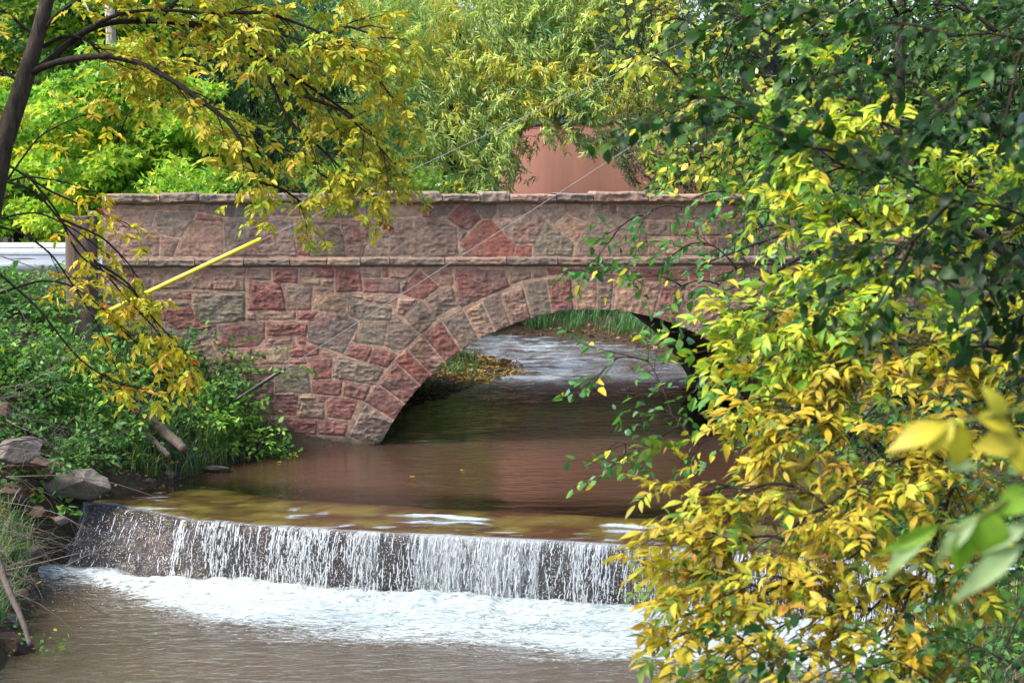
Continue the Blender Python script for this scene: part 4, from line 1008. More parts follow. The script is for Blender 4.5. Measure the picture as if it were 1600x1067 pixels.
willow("big pale green willow with yellowing leaves hanging over the middle of the bridge", 680, 45.5, "willow_tree",
       [(540, 400), (600, 430), (650, 440), (735, 440), (766, 400), (774, 300), (792, 240), (812, 210), (835, 184), (870, 172), (905, 182), (935, 205), (955, 180), (1010, 170), (1050, 140)], 5200, WP, None, 690, 2.6, .21, None, ((795, 262), (812, 236), (880, 215), (905, 232), (935, 240), (960, 232), (985, 225), (862, 205), (780, 290), (1000, 215)))
willow("darker green willow left of the big pale one, behind the yellow branch", 480, 48.5, "willow_tree",
       [(330, 330), (450, 330), (560, 330), (640, 330), (690, 300)], 1500, pal((4, (138, 184, 128)), (3, (112, 162, 112)), (.5, (206, 196, 84)), (2, (80, 124, 86))), None, 470, 2.0, .21)
willow("dark willow branch hanging in front of the tank's right side", 1010, 39, "willow_tree",
       [(955, 225), (985, 300), (1040, 305), (1090, 310), (1200, 310)], 650, pal((3, (70, 84, 52)), (3, (54, 70, 46)), (.5, (150, 150, 70)), (2, (44, 60, 42))), None, 1180, 1.2, .15)
# low hedge of green and yellow tufts just over the parapet
for q, (px, Y, zt, rx, c, lb) in enumerate(((300, 35.4, 4.1, 1.1, GM, "small bright green bush peeking over the parapet left of the dark gap"), (600, 36.4, 4.2, 1.6, pal((3, (110, 150, 60)), (2, (80, 122, 60)), (1, (180, 180, 60))), "low green shrub peeking over the parapet under the willow"),
        (1110, 35.0, 5.6, 1.5, pal((4, (84, 130, 62)), (2, (60, 104, 58)), (1, (160, 180, 66))), "round green shrub behind the right end of the coping"))):
    far_tree(lb, px, Y, zt, rx, 60, 80, .12, .6, c, "shrub", 2.0, .8, .35, .04)["category"] = "shrub"

# ================================================================ RIGHT-BANK TREES AT MIDDLE DISTANCE
def mid_tree(label, ends, start, L, W, pal_, n2, L2, n3, L3, sp, name, rad, templ, comp=True, sag=.25, trunk=None, droop=.5, tilt=.4, flat=.45, t0=.15, wood=TWIG, nleaf=5, rach=.16, cat="tree", group=None, tr=.12, jit=.35, per=1):
    root = empty(name, (trunk[0], trunk[1], gz(trunk[0], trunk[1])), label, cat, group); pl = Plant(); sp_ = []
    tp = np.array(trunk, float); zb = gz(trunk[0], trunk[1]) - .3; tops = [atY(*s) for s in start]; ztop = max(t[2] for t in tops) + .5
    pl.w.tube(bez((tp[0], tp[1], zb), (tp[0] + .1, tp[1], ztop), n=14), [tr, tr * .5], BARK, n=10, rough=.03)
    roots_ = [(np.array([tp[0], tp[1], t[2] + rng.uniform(-jit, jit)]), 0.0) for t in tops]; pts = list(roots_)
    for e in sorted(ends, key=lambda e: min(np.linalg.norm(atY(*e[:3]) - r[0]) for r in roots_)):
        b = atY(*e[:3]); ok = [p for p in pts if p[0][0] > b[0] + .12] or roots_
        a, ln0 = min(ok, key=lambda p: np.linalg.norm(p[0] - b) * (1.0 + 1.2 * max(0, abs(p[0][2] - b[2]) / (np.linalg.norm(p[0] - b) + .01) - .6)) + .12 * p[1])
        q = bez(a, b, sag * (e[3] if len(e) > 3 else 1) * min(1, np.linalg.norm(b - a) / 1.6)); sp_.append(q); d_ = np.linalg.norm(b - a)
        pts += [(q[i], ln0 + d_ * i / 13) for i in range(2, 14, 2)]
        pl.w.tube(q, [rad * (.4 + .3 * d_), rad * .3], wood, n=7)
    def lf(p, X, D):
        if comp: compound(p, X, D, L, W, pal_, nleaf, rach, tilt, droop=.2)
        else: simple(p, X, D, L, W, pal_, tilt, per=per)
    spray(pl, sp_, n2, L2, n3, L3, lf, sp, droop, droop, t0, rad * .6, flat, wood); pl.build(root, templ); return root
GR1 = pal((4, (62, 104, 48)), (3, (48, 84, 42)), (1.4, (104, 142, 52)), (.6, (166, 160, 54)))
YG = pal((3, (186, 190, 76)), (3, (156, 176, 70)), (2, (206, 186, 66)), (1.5, (110, 150, 66)))
E = lambda *a: [tuple(map(float, x)) for x in a]
mid_tree("yellow-green tree with dangling oval leaves above the right end of the parapet", E((1000, 90, 27), (1030, 40, 27.5), (1060, 130, 27), (1030, 190, 27.4), (1070, 230, 27), (1100, 60, 28), (1120, 180, 27.6), (1160, 120, 28), (1010, 20, 28), (1110, 270, 27.6), (1180, 230, 28), (1200, 40, 28), (1060, 280, 27.4)),
         E((1330, -100, 28), (1330, 80, 28), (1330, 220, 28)), .15, .62, YG, 8, 1.0, 4, .5, .1, "tree", .03, "mid", False, .3, (5.6, 28.2), .9, .7)
mid_tree("leafy green tree standing on the right bank behind the right end of the bridge", E((1180, 20, 24), (1130, 100, 24), (1160, 190, 23.6), (1220, 280, 23.5), (1280, 60, 24), (1260, 180, 24), (1340, 120, 24.4), (1400, 250, 24), (1330, 330, 24), (1420, 20, 24.5), (1500, 180, 24), (1550, 60, 24.2), (1480, 330, 24), (1560, 300, 24.2), (1190, 350, 23.4), (1330, -40, 24), (1600, 420, 24)),
         E((1700, -160, 24), (1700, 60, 24), (1700, 240, 24), (1700, 420, 24)), .13, .55, GR1, 10, 1.2, 4.5, .6, .085, "tree", .04, "mid", False, .3, (7.0, 24.6), .6, .7)
mid_tree("shadowed green tree on the right bank between bridge and weir", E((1290, 430, 19), (1240, 500, 19), (1300, 560, 19), (1280, 640, 19), (1360, 700, 19), (1400, 480, 19), (1430, 620, 19), (1500, 540, 19), (1480, 760, 19), (1560, 660, 19), (1390, 820, 18.6), (1500, 860, 18.5), (1580, 800, 18.6), (1330, 760, 18.8), (1590, 500, 19), (1240, 600, 19)),
         E((1740, 420, 19.4), (1740, 600, 19.4), (1740, 800, 19.2)), .10, .55, pal((4, (44, 76, 40)), (3, (34, 60, 34)), (1, (78, 112, 46)), (.3, (150, 142, 54))), 11, .9, 5, .5, .065, "tree", .03, "mid", False, .2, (6.0, 19.5), .5, .7)
# ================================================================ NEAR RIGHT TREES
YA = pal((4, (182, 164, 50)), (3, (168, 148, 44)), (2.8, (168, 172, 54)), (.3, (160, 120, 46)), (1.5, (98, 130, 52)))
YB = pal((4, (172, 190, 60)), (3, (192, 186, 58)), (2.8, (118, 156, 54)), (.4, (182, 146, 52)), (2, (78, 124, 52)))
up_ends = E((1291, 190, 9.4), (1320, 150, 9.5), (1266, 250, 9.4), (1291, 270, 9.3), (1348, 210, 9.4), (1310, 330, 9.3), (1365, 290, 9.2), (1325, 400, 9.2), (1407, 360, 9.3), (1306, 450, 9), (1276, 430, 9.3), (1256, 500, 9), (1348, 480, 9), (1441, 430, 9.2),
            (1500, 300, 9.4), (1560, 380, 9.3), (1590, 250, 9.4), (1500, 480, 9), (1590, 480, 9.2), (1195, 500, 9.1), (1161, 488, 9.3), (1237, 470, 9.2), (1203, 560, 9.1), (1241, 560, 9))
mid_tree("lemon-yellow ash tree leaning from the right bank across the arch", up_ends, E((1790, 120, 9.6), (1790, 260, 9.6), (1790, 400, 9.6)), .088, .34, YB, 17, .42, 5.5, .26, .10, "ash_tree", .014, "near", True, .22, (3.35, 9.7), .45, .36, .4, .2, nleaf=7, rach=.15, tr=.09, jit=.12)
lo_ends = E((1191, 620, 8.7), (1234, 640, 8.6), (1217, 690, 8.5), (1265, 660, 8.6), (1300, 600, 8.8), (1338, 560, 8.8), (1407, 540, 8.8), (1480, 560, 8.8), (1550, 560, 8.9), (1390, 620, 8.6), (1460, 660, 8.7), (1560, 640, 8.8), (1324, 690, 8.5), (1236, 760, 8.3), (1159, 770, 8.3), (1090, 780, 8.5),
            (1082, 850, 8.3), (1150, 850, 8.2), (1219, 850, 8.1), (1287, 800, 8.2), (1355, 760, 8.2), (1065, 925, 8.2), (1125, 910, 8.1), (1193, 930, 8), (1261, 910, 8), (1330, 870, 8), (1398, 850, 8.1), (1116, 985, 8), (1176, 1010, 7.9), (1355, 960, 7.9), (1125, 1035, 8), (1424, 720, 8.4), (1500, 750, 8.5), (1441, 930, 8), (1390, 1020, 7.8), (1304, 960, 7.9))
mid_tree("golden-yellow ash tree spreading low over the weir from the right bank", lo_ends, E((1800, 560, 8.9), (1800, 700, 8.8), (1800, 800, 8.8), (1800, 880, 8.8)), .084, .33, YA, 18, .40, 5.5, .25, .10, "ash_tree", .015, "near", True, .18, (3.1, 9.05), .5, .36, .4, .2, nleaf=7, rach=.15, tr=.10, jit=.1)
# dark elm boughs, upper right and hanging down
DG = pal((4, (36, 70, 28)), (3, (28, 56, 26)), (2, (50, 92, 34)), (.3, (76, 104, 66)))
mid_tree("dark green elm hanging its boughs across the upper right corner", E((1060, 165, 6.9), (1130, 150, 6.8), (1120, 20, 7.1), (1200, 60, 7), (1260, 20, 7), (1180, 190, 6.8), (1290, 120, 6.8), (1350, 40, 6.9), (1240, 230, 6.7), (1400, 120, 6.8), (1440, 200, 6.7), (1480, 60, 6.8), (1380, 270, 6.6, -.3), (1400, 400, 6.5, -.2),
         (1370, 480, 6.5, -.1), (1520, 140, 6.7), (1560, 240, 6.6), (1500, 320, 6.6), (1580, 360, 6.6), (1560, 450, 6.6), (1600, 540, 6.6), (1590, 20, 6.8)),
         E((1830, -140, 7), (1830, 60, 7), (1830, 200, 7)), .074, .55, DG, 14, .42, 6, .24, .028, "elm_tree", .011, "near", False, .12, (2.65, 7.1), .5, .55, .4, .3, tr=.08, jit=.08)
GG = pal((4, (50, 98, 36)), (3, (38, 78, 32)), (2, (76, 124, 44)), (.3, (96, 132, 88)), (.4, (170, 170, 54)))
mid_tree("green-leaved elm bough reaching across from the middle right edge", E((1290, 415, 7.2), (1340, 380, 7.2), (1440, 400, 7.1), (1500, 390, 7.1), (1550, 500, 7), (1350, 440, 7.1), (1590, 600, 7), (1600, 700, 6.9)),
         E((1800, 360, 7.2), (1800, 520, 7.2)), .06, .52, DG, 12, .38, 5, .22, .03, "elm_tree", .009, "near", False, .1, (2.55, 7.3), .3, .55, .4, .35, tr=.06, jit=.1)
# small-leaved green plum
PL = pal((4, (70, 126, 60)), (3, (56, 106, 56)), (2, (100, 150, 62)), (.8, (200, 190, 60)), (1, (104, 142, 112)))
mid_tree("small-leaved green plum shrub whose twigs cross the bridge parapet", E((930, 430, 12.4), (950, 380, 12.6), (1000, 340, 12.5), (1060, 330, 12.4), (985, 440, 12.2), (1050, 400, 12), (1100, 380, 12), (1120, 450, 12), (1160, 420, 12), (1180, 360, 12.2), (1130, 300, 12.4), (1200, 330, 12.4), (1220, 470, 12), (1060, 450, 12)),
         E((1660, 300, 12.6), (1660, 420, 12.6)), .072, .55, PL, 10, .5, 5, .28, .045, "plum_shrub", .012, "mid", False, .22, (3.75, 12.8), .4, .6, .45, .42, cat="shrub", tr=.05)
mid_tree("small-leaved green plum shrub reaching over the dark end of the arch", E((925, 602, 11), (960, 560, 11), (1010, 560, 11), (960, 690, 11), (1000, 715, 10.8), (960, 725, 10.9), (1040, 640, 10.8), (1080, 700, 10.6), (1100, 600, 10.6), (1150, 680, 10.4), (1190, 600, 10.4), (1250, 640, 10.2), (1280, 560, 10.2), (1320, 660, 10.2), (1160, 740, 10.3), (1240, 720, 10.2), (1150, 540, 10.4), (1350, 590, 10), (1210, 790, 10.2)),
         E((1700, 560, 11), (1700, 640, 11), (1700, 700, 11)), .066, .55, PL, 10, .46, 5, .25, .042, "plum_shrub", .011, "mid", False, .12, (3.4, 11), .3, .6, .45, .38, cat="shrub", tr=.05)
mid_tree("green undergrowth shrub filling the bottom right corner", E((1150, 1000, 7.4), (1200, 1040, 7.3), (1270, 1010, 7.2), (1330, 1060, 7), (1390, 1030, 7), (1450, 1070, 7), (1500, 1000, 7), (1560, 1040, 7), (1600, 960, 7), (1480, 930, 7.4), (1580, 880, 7.4), (1230, 1090, 7), (1130, 1060, 7.3), (1540, 820, 7.8), (1600, 760, 7.8), (1560, 740, 8), (1500, 880, 7.6)),
         E((1800, 900, 7.3), (1800, 1050, 7.2)), .058, .55, pal((4, (44, 86, 36)), (3, (32, 66, 30)), (1.4, (74, 112, 42)), (.5, (100, 130, 94))), 15, .4, 5.5, .24, .034, "shrub", .008, "near", False, .08, (2.6, 7.3), .2, .6, .45, .25, cat="shrub", tr=.03)
# bare dark twigs in front of the parapet's right part
g = Geo()
for s_ in (((1330, 300), (1240, 360), (1170, 385), (1080, 420)), ((1290, 330), (1260, 420), (1244, 470)), ((1290, 380), (1200, 430), (1130, 455)), ((1290, 440), (1250, 440), (1180, 420), (1130, 380)), ((1290, 400), (1262, 380), (1252, 340)), ((1280, 430), (1210, 400), (1190, 350)), ((1300, 450), (1240, 455), (1180, 435)), ((1310, 470), (1220, 440), (1165, 470))):
    g.tube(path([(x, y, 13.4 + .2 * i) for i, (x, y) in enumerate(s_)]), [.02, .005], lin(34, 30, 28), n=6)
p = np.array([5.3, 13.2, 0]); g.tube(np.array([[p[0], p[1], gz(p[0], p[1]) - .3], [4.6, 13.3, 2.2], [3.2, 13.4, 3.2], [2.1, 13.4, 3.4]]), [.06, .02], lin(40, 36, 32), n=8)
for s_ in (((1580, 320), (1450, 320), (1330, 300)), ((1480, 400), (1380, 420), (1290, 440))): g.tube(path([(x, y, 13.4) for (x, y) in s_]), [.02, .018], lin(36, 32, 30), n=6)
root = empty("bare_branch", (5.3, 13.2, gz(5.3, 13.2)), "bare dark branching twigs in front of the parapet's right part", "branch"); g.build("twigs", M_TWIG, root)
# sapling close to the camera, out of focus
pl = Plant(); root = empty("ash_sapling", (3.6, 3.6, gz(3.6, 3.6)), "blurred young ash twig with large pale leaves, nearest the camera at right", "sapling")
zb = gz(3.6, 3.6); Pt = np.array([[3.6, 3.6, zb - .3], [3.5, 3.5, 1.2], [2.9, 3.2, 2.4], [1.9, 2.9, 3.05], [1.2, 2.7, 3.1]]); pl.w.tube(Pt, [.05, .012], BARK, n=8)
def nl(bx_, by_, tx, ty, wpx, col, Y=2.5, dy=0.0, nrm=(0, -1, .5)):
    a, b = atY(bx_, by_, Y), atY(tx, ty, Y + dy); d = b - a; L = np.linalg.norm(d); pl.leaf(a, d[None], np.array([nrm], float), L, wpx / F * Y / L, lin(*col)[None])
YN, GN, PN = (186, 174, 50), (116, 156, 46), (136, 162, 110)
for a in ((1482, 664, 1383, 704, 46, YN), (1502, 662, 1497, 738, 50, YN), (1524, 652, 1592, 676, 40, YN), (1520, 700, 1610, 690, 42, (176, 164, 54)), (1475, 722, 1530, 728, 26, PN), (1490, 655, 1450, 712, 34, (192, 182, 66)),
          (1468, 820, 1372, 866, 26, GN), (1466, 824, 1374, 908, 34, PN), (1502, 828, 1500, 897, 58, GN), (1530, 804, 1456, 884, 30, PN), (1548, 796, 1541, 878, 60, GN), (1612, 764, 1556, 806, 48, GN), (1612, 812, 1528, 868, 30, PN), (1600, 848, 1483, 943, 40, PN), (1620, 740, 1560, 690, 44, YN), (1570, 655, 1535, 600, 30, (168, 164, 52))):
    nl(*a, nrm=(rng.normal(0, .3), -1, rng.uniform(.2, 1)))
for s_ in (((1700, 640), (1600, 640), (1520, 655), (1482, 662)), ((1700, 720), (1620, 760), (1548, 796), (1502, 826), (1466, 822)), ((1700, 830), (1620, 840), (1598, 850))):
    P = path([(x, y, 2.5) for x, y in s_]); P = np.concatenate([[[1.2, 2.7, 3.1]], P]); pl.w.tube(P, [.006, .0016], lin(120, 130, 60), n=6)
pl.build(root, "near", "stem", "leaves")
# ================================================================ LEFT TREES AND BANK PLANTS
YC = pal((5, (192, 178, 56)), (3, (176, 170, 54)), (2.8, (156, 178, 60)), (.25, (184, 150, 54)), (.05, (170, 92, 46)))
root = empty("boxelder_tree", (-4.6, 16.4, gz(-4.6, 16.4)), "box elder with dark trunk at the left edge arching yellow branches over the parapet", "tree"); pl = Plant()
Y0 = 16.4
pl.w.tube(path([(-70, 620, Y0 + .2), (-45, 480, Y0), (-18, 330, Y0), (4, 225, Y0), (36, 130, Y0), (58, 60, Y0), (78, -20, Y0), (100, -120, Y0)]), [.16, .12, .10, .085, .075, .066, .058, .05], lin(72, 64, 56), n=14, rough=.055)
LA = [[(36, 125), (75, 100), (112, 60), (150, 38), (190, 32), (245, 33), (295, 36), (340, 52), (385, 80), (430, 118), (475, 150)],
      [(38, 118), (75, 100), (112, 92), (150, 87), (195, 88), (245, 110), (280, 132), (330, 170), (365, 192), (382, 235), (402, 285)],
      [(66, 74), (100, 55), (138, 62), (165, 95), (205, 128), (262, 146)], [(150, 38), (195, 18), (260, 15), (330, 22), (400, 42), (480, 66), (555, 92)],
      [(295, 36), (350, 45), (420, 95), (490, 140), (550, 180), (590, 215), (606, 262)], [(330, 22), (420, 20), (500, 50), (570, 90), (610, 150)], [(245, 33), (270, 10), (320, -30), (420, -50)],
      [(420, 120), (450, 190), (500, 230), (540, 270), (575, 305)], [(365, 190), (420, 215), (470, 250), (520, 285)], [(475, 150), (530, 170), (580, 215), (610, 250)], [(402, 285), (440, 295), (470, 315)],
      [(60, 60), (10, 20), (-60, 0)], [(36, 130), (-10, 105), (-70, 110)], [(58, 60), (90, 20), (160, -20), (230, -40)], [(78, -20), (200, -60), (360, -50), (520, -20)], [(480, 66), (540, 40), (600, 60)]]
spn = [path([(x, y, Y0 - .06 * i * (1 if k % 2 else -1)) for i, (x, y) in enumerate(l)]) for k, l in enumerate(LA)]
def sm(P, n=24):
    t = np.linspace(0, len(P) - 1, n); 
    for _ in range(1): P = np.column_stack([np.interp(t, np.arange(len(P)), P[:, i]) for i in range(3)])
    for _ in range(3): P[1:-1] = (P[:-2] + 2 * P[1:-1] + P[2:]) / 4
    return P
spn = [sm(s) for s in spn]
for k in (0, 1): pl.w.tube(spn[k], [.032, .016], lin(48, 43, 38), n=8, rough=.04)
lfC = lambda p, X, D: compound(p, X, D, .082, .42, YC, 7, .15, .3, droop=.25)
spray(pl, spn, 7.0, .75, 4.2, .36, lfC, .115, .5, .6, .25, .018, .42, lin(46, 40, 38)); 
LBs = [[(-60, 60), (-20, 120), (30, 180), (60, 210)], [(-40, 200), (10, 190), (70, 150), (120, 120)], [(-50, 30), (40, 10), (120, 60)], [(-40, 470), (-10, 380), (20, 270), (60, 213), (135, 178)], ]
pl.build(root, "mid")
# lower tree: drooping, sparser, some leaves turned red
root = empty("boxelder_tree", (-5.0, 17.6, gz(-5.0, 17.6)), "thin low box elder whose sparse yellow and russet twigs droop before the wooden post", "tree"); pl = Plant(); Y1 = 17.4
pl.w.tube(path([(-90, 700, Y1), (-70, 560, Y1), (-40, 460, Y1), (-20, 330, Y1)]), [.09, .05], lin(60, 52, 48), n=8)
L2s = [[(-20, 330), (20, 268), (60, 213), (100, 192), (135, 178)], [(-40, 300), (40, 275), (95, 283), (150, 300)], [(-20, 280), (50, 290), (90, 340), (150, 410), (200, 470), (250, 520), (290, 580)], [(40, 270), (90, 330), (120, 400), (190, 440), (235, 480)],
       [(-40, 470), (20, 452), (60, 437), (110, 442), (160, 480), (215, 540), (255, 570)], [(-30, 350), (30, 360), (80, 395), (110, 440), (150, 500), (180, 570)], [(0, 250), (80, 300), (150, 330), (200, 350)], [(-10, 420), (60, 480), (120, 560), (180, 600), (240, 610)], [(-60, 380), (0, 340), (60, 330), (120, 360), (170, 400)],
       [(90, 340), (160, 370), (200, 410), (225, 450)], [(150, 410), (200, 440), (240, 500), (280, 540), (305, 590)]]
spn = [sm(path([(x, y, Y1 + .05 * i) for i, (x, y) in enumerate(l)])) for l in L2s]
YD = pal((5, (204, 184, 50)), (2.4, (182, 182, 58)), (.6, (192, 146, 52)), (.25, (166, 88, 46)))
spray(pl, spn, 3.6, .5, 3.4, .28, lambda p, X, D: compound(p, X, D, .09, .42, YD, 5, .12, .3, droop=.3), .13, .5, .6, .4, .013, .38, lin(44, 38, 36)); pl.build(root, "mid")
# bare grey twigs over the lower left bank
g = Geo()
for q in range(34):
    x0, y0 = rng.uniform(-60, 10), rng.uniform(600, 900); a = rng.uniform(-.9, .55); P = wander(atY(x0, y0, 17 + rng.uniform(-.5, .5)), (1, rng.normal(0, .3), a * .7), rng.uniform(.5, 1.5), 12, rng.uniform(-.1, .9), .45)
    g.tube(P, [.0045, .0012], GREYTWIG * rng.uniform(.25, .95), n=4)
    for r in range(5):
        j = rng.integers(2, 11); Q = wander(P[j], unit(P[j] - P[j - 1]) + rng.normal(0, .5, 3), rng.uniform(.15, .5), 6, .5, .5); g.tube(Q, [.0022, .0008], GREYTWIG * rng.uniform(.25, .9), n=3, cap=False)
for s_ in (((-10, 895), (60, 880), (130, 862), (200, 852), (280, 862)), ((100, 885), (150, 860), (215, 846), (285, 862)), ((10, 745), (90, 742), (170, 752), (250, 778)), ((-10, 430), (30, 480), (60, 540), (100, 610)), ((0, 400), (60, 420), (120, 470), (190, 530))):
    g.tube(sm(path([(x, y, 16.8) for x, y in s_])), [.006, .002], GREYTWIG * .8, n=5)
root = empty("bare_bush", (-5.1, 17.0, gz(-5.1, 17)), "tangle of bare grey twigs overhanging the left end of the weir", "bush"); g.build("twigs", M_TWIG, root)
# leafy shrubs on the left bank
def shrub(label, px, py, Y, rad, hgt_, n, L, W, pal_, templ="mid", name="shrub", comp=False, cat="shrub", group=None, lean=(0, 0, 0), sp=.05, per=1):
    c = atY(px, py, Y); zb = gz(c[0], Y); root = empty(name, (c[0], Y, zb), label, cat, group); pl = Plant()
    for i in range(n):
        a = rng.uniform(0, 6.28); r = rad * rng.random() ** .5; b = np.array([c[0] + r * .6 * math.cos(a), Y + r * .6 * math.sin(a), 0]); b[2] = gz(b[0], b[1]) - .04
        rb = np.array([[c[0], Y, zb - .1]]); P = wander(b, (math.cos(a) * .55 + lean[0], math.sin(a) * .55 - .12 + lean[1], 1.0), hgt_ * rng.uniform(.5, 1.15), 8, .9, .4); pl.w.tube(np.concatenate([rb, P]), [.007, .0018], lin(80, 78, 50), n=4, cap=False)
        X, D = nodes(P, sp, .15)
        if comp: compound(pl, X, D, L, W, pal_, 5, L * 1.4, .4)
        else: simple(pl, X, D, L, W, pal_, .5, .2, 1.0, per)
        for q in range(3):
            j = rng.integers(2, 8); Q = wander(P[j], unit(P[j] - P[j - 1]) + rng.normal(0, .7, 3), hgt_ * rng.uniform(.2, .45), 5, .5, .3); pl.w.tube(Q, [.003, .001], lin(80, 84, 50), n=3, cap=False); X, D = nodes(Q, sp, .1)
            if comp: compound(pl, X, D, L, W, pal_, 5, L * 1.4, .4)
            else: simple(pl, X, D, L, W, pal_, .5, .2, 1.0, per)
    pl.build(root, templ, "stems", "foliage"); return root
G1 = pal((4, (108, 160, 72)), (3, (82, 134, 64)), (2, (138, 184, 76)), (.5, (196, 190, 70)))
G2 = pal((4, (84, 130, 70)), (3, (64, 108, 58)), (1.6, (116, 158, 72)))
G3 = pal((4, (142, 188, 82)), (3, (100, 152, 64)), (1, (180, 196, 80)))
for a in (("dark leafy shrub at the left edge below the white barrier", 10, 520, 22.6, .6, 1.1, 34, .085, .6, G2), ("bright green herb clump left of the timber post", 62, 500, 23.0, .5, .9, 34, .085, .6, G1),
          ("green shrub at the foot of the timber post", 135, 560, 23.0, .5, .8, 34, .08, .6, G1), ("low dark shrub beneath the drooping yellow twigs", 60, 620, 21.4, .7, .8, 44, .08, .6, G2), ("dense leafy shrub halfway down the bank under the yellow leaves", 190, 600, 23.0, .5, .7, 38, .075, .6, G1),
          ("dark green shrub above the boulders at left", 110, 680, 21.9, .5, .6, 30, .075, .6, G2), ("light green bush against the bridge wall at the waterline", 350, 650, 24.6, .42, .6, 40, .095, .6, G3), ("small light green bush left of the bush against the bridge", 300, 625, 24.2, .35, .5, 26, .075, .6, G3),
          ("round-leaved bush at the bridge foot, right end of the bank", 405, 665, 24.9, .28, .5, 26, .07, .75, G1), ("shrub behind the yellow guard, near the left wall end", 200, 500, 24.4, .4, .75, 24, .075, .6, G2), ("ivy-like green shrub covering the top of the left bank", 40, 450, 24.8, .8, .7, 44, .09, .7, G2),
          ("small weed growing at the water's edge, bottom left", 55, 960, 17.0, .25, .42, 15, .045, .7, G1), ("broad-leaved weed between the boulders at left", 80, 705, 20.6, .22, .26, 10, .11, .85, G1), ("tuft of green weed below the log", 175, 730, 22.4, .2, .3, 14, .07, .6, G1), ("green shrub clinging low on the bridge wall, left part", 330, 560, 25.1, .22, 1.15, 16, .085, .7, G2)):
    shrub(*a)
# right bank shrubs
for a in (("dark shrub on the right bank beside the end of the weir", 1450, 900, 15.5, .7, .9, 40, .08, .6, G2), ("green shrub on the right bank below the dark one", 1530, 980, 12.8, .6, .7, 40, .07, .6, G2), ("leafy shrub on the right bank above the weir", 1420, 760, 19.0, .8, 1.2, 40, .09, .6, G2), ("green shrub on the right bank by the arch", 1270, 640, 25.6, .6, 1.0, 34, .09, .6, G2)):
    shrub(*a)
# half-buried stones along the waterline
SL = ["brownish stone just right of the flat grey-pink boulder at the pool edge", "smallest mossy stone touching the water right of the flat boulder", "pale grey stone at the waterline below the log", "small dark stone at the waterline right of the small wet mossy stone",
      "reddish stone at the waterline where the bank bends toward the bridge", "pale pebble-like stone near the flat stone barely above the pool", "tiny dark stone on the bank's edge closest to the bridge foot", "brown stone at the left tip of the weir", "mossy dark stone behind the weir's left end, under the twigs",
      "grey stone beside the foam at the left edge of the falls", "dark grey stone by the foam, behind the thick dead stick", "reddish mossy stone above the bottom-left dark wet rock", "grey stone hidden in grass above the flat grey-pink boulder", "mossy stone at the far left edge above the rounded grey boulder"]
for q, (x, y, Y, s_) in enumerate(((205, 745, 22.2, .22), (232, 752, 22.0, .15), (262, 740, 22.7, .2), (300, 728, 23.4, .16), (318, 722, 23.9, .2), (355, 712, 24.5, .15), (390, 704, 25.0, .14), (60, 800, 20.3, .3), (95, 812, 20.3, .22), (50, 862, 19.4, .26), (28, 930, 18.2, .24), (14, 968, 17.6, .3), (150, 690, 22.4, .24), (5, 640, 20.6, .3))):
    rock(x, y, Y, (s_, s_ * .8, s_ * .55), q * 37, SL[q], (GY_ * .7, RD * .75, GY_ * .9)[q % 3], 40 + q, "half-buried stones along the left waterline", .3 if q % 2 else 0)
# ---- things nobody could count
def blades(name, pts, n_per, L, wd, pal_, bend=.7, spreadr=.05, zoff=-.02, dirn=(0, 0, 0)):
    """pts: ground points; each gets a tuft of arching blades"""
    pts = np.asarray(pts); k = len(pts) * n_per; B = np.repeat(pts, n_per, 0) + np.column_stack([rng.normal(0, spreadr, k), rng.normal(0, spreadr, k), np.full(k, zoff)])
    a = rng.uniform(0, 2 * math.pi, k); h = np.column_stack([np.cos(a), np.sin(a), np.zeros(k)]) + np.array(dirn); l = L * rng.uniform(.45, 1.15, k); be = bend * rng.uniform(.2, 1.5, k); s = np.column_stack([-np.sin(a), np.cos(a), np.zeros(k)])
    V = []; T5 = np.linspace(0, 1, 5)
    for t in T5:
        p = B + h * (l * be * t * t * .8)[:, None] + np.array([0, 0, 1]) * (l * (t - .42 * be * t ** 2.4))[:, None]; w_ = wd * (1 - t) ** .6 * .5 + .0004
        V += [p - s * w_, p + s * w_]
    V = np.stack(V, 1); i = np.arange(4) * 2; f = np.stack([i, i + 1, i + 3, i + 2], 1); fs = (f[None] + (np.arange(k) * 10)[:, None, None]).reshape(-1, 4)
    C = np.repeat(pal_(k), 10, 0); return tag(mesh(name, V.reshape(-1, 3), fs, M_LEAF, col=C), kind="stuff")
def scatter(n, x0, x1, y0, y1, ok):
    P = np.column_stack([rng.uniform(x0, x1, n), rng.uniform(y0, y1, n)]); z = ground_z(P[:, 0], P[:, 1]); P = np.column_stack([P, z]); return P[ok(P)]
GRP = pal((4, (82, 124, 62)), (3, (62, 102, 54)), (1.5, (110, 148, 66)), (.8, (176, 160, 92)))
px_of = lambda P: 800 + F * P[:, 0] / P[:, 1]
A = scatter(1700, -5.6, -2.6, 15.5, 25.6, lambda P: (P[:, 2] > np.where(P[:, 1] > 20.3, np.where(P[:, 1] > 22.3, .02, .16), -.5)) & (P[:, 2] < 1.5) & ((np.abs(P[:, 1] - crest_y(P[:, 0])) > 1.1) | (P[:, 0] < -4.9)) & ((px_of(P) > 90) | (P[:, 1] < 20)))
blades("bank_grass", A, 18, .46, .008, GRP, 1.0, .05)
A = scatter(800, -2, 9, 42, 52, lambda P: (P[:, 2] > .16)); B = scatter(90, -2.2, -.9, 33.5, 40, lambda P: (P[:, 2] > .12)); Bx = scatter(300, 2.6, 6, 35, 42, lambda P: (P[:, 2] > .22))
blades("far_bank_grass", np.concatenate([A, Bx]), 34, .62, .014, pal((4, (70, 126, 66)), (3, (52, 104, 60)), (1.4, (112, 156, 72))), .8, .12)
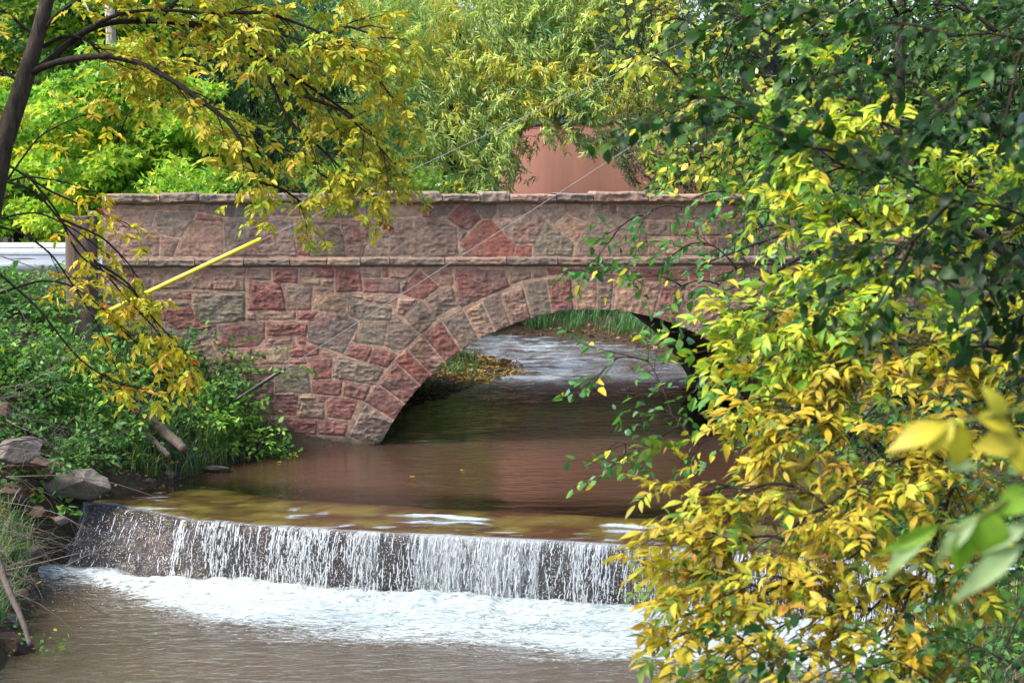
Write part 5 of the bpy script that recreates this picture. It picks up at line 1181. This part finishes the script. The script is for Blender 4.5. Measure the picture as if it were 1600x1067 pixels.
A = scatter(420, -2.3, -.5, 34.5, 40, lambda P: (P[:, 2] > .10) & (P[:, 2] < .5)); blades("gravel_bar_grass", A[:70], 26, .3, .012, pal((4, (84, 134, 60)), (2, (60, 104, 54))), .9, .08)
A = scatter(420, 2.4, 5.5, 8.5, 19, lambda P: (P[:, 2] > -.55)); blades("right_bank_grass", A, 20, .42, .006, GRP, .9, .06)
# low leafy cover
def cover(name, A, L, W, pal_, zup=.12, n_per=5, templ="mid", sprd=.09, flatn=1.0, tilt=.5):
    pl = Plant(); k = len(A) * n_per; B = np.repeat(A, n_per, 0) + np.column_stack([rng.normal(0, sprd, k), rng.normal(0, sprd, k), rng.random(k) * zup]); a = rng.uniform(0, 6.28, k)
    pl.leaf(B, np.column_stack([np.cos(a), np.sin(a), rng.normal(0, .25, k)]), unit(np.array([0, 0, flatn]) + rng.normal(0, tilt, (k, 3))), L * rng.uniform(.5, 1.2, k), W, pal_(k)); V, fl, C = pl.leaves(templ)
    return tag(mesh(name, V, fl, M_LEAF, col=C), kind="stuff")
A = scatter(3600, -9, -2.7, 19, 27, lambda P: P[:, 2] > .15); cover("bank_ground_cover", A, .075, .65, G2, .22, 5)
A = scatter(2600, 2.4, 9, 8, 27, lambda P: P[:, 2] > -.35); cover("right_bank_ground_cover", A, .08, .6, G2, .3, 5)
LIT = pal((4, (196, 164, 84)), (3, (170, 132, 70)), (2, (206, 186, 110)), (2, (110, 82, 54)), (1, (140, 130, 70)))
A = scatter(2600, -2.4, .5, 28, 41, lambda P: (P[:, 2] > .0) & (P[:, 2] < .8)); cover("fallen_leaves", A, .075, .7, LIT, .03, 3, "mid", .07, 1, .25)
LIT2 = pal((4, (120, 88, 66)), (3, (86, 62, 50)), (2, (150, 112, 80)))
A = scatter(1600, -3, 5.5, 37, 47, lambda P: (P[:, 2] > -.01) & (P[:, 2] < .26)); cover("shore_litter", A, .13, .5, LIT2, .08, 4, "mid", .12, 1, .5)
A = scatter(3200, -6.4, -2.6, 14, 25.6, lambda P: (P[:, 2] > -.6)); cover("bank_leaf_litter", A, .07, .6, pal((3, (120, 92, 62)), (2, (190, 150, 60)), (2, (80, 62, 46))), .03, 2, "mid", .1, 1, .3)
# a few leaves floating on the pool
pl = Plant()
for x, y in ((455, 715), (462, 712), (440, 722), (640, 745), (720, 735)):
    p = atZ(x, y, .012); pl.leaf(p, np.array([[rng.normal(), rng.normal(), 0]]), np.array([[0, 0, 1.]]), .08, .6, lin(214, 170, 96)[None])
V, fl, C = pl.leaves("mid"); tag(mesh("floating_leaves", V, fl, M_LEAF, col=C), kind="stuff")
print("VERTS", sum(len(o.data.vertices) for o in sc.objects if o.type == 'MESH'))
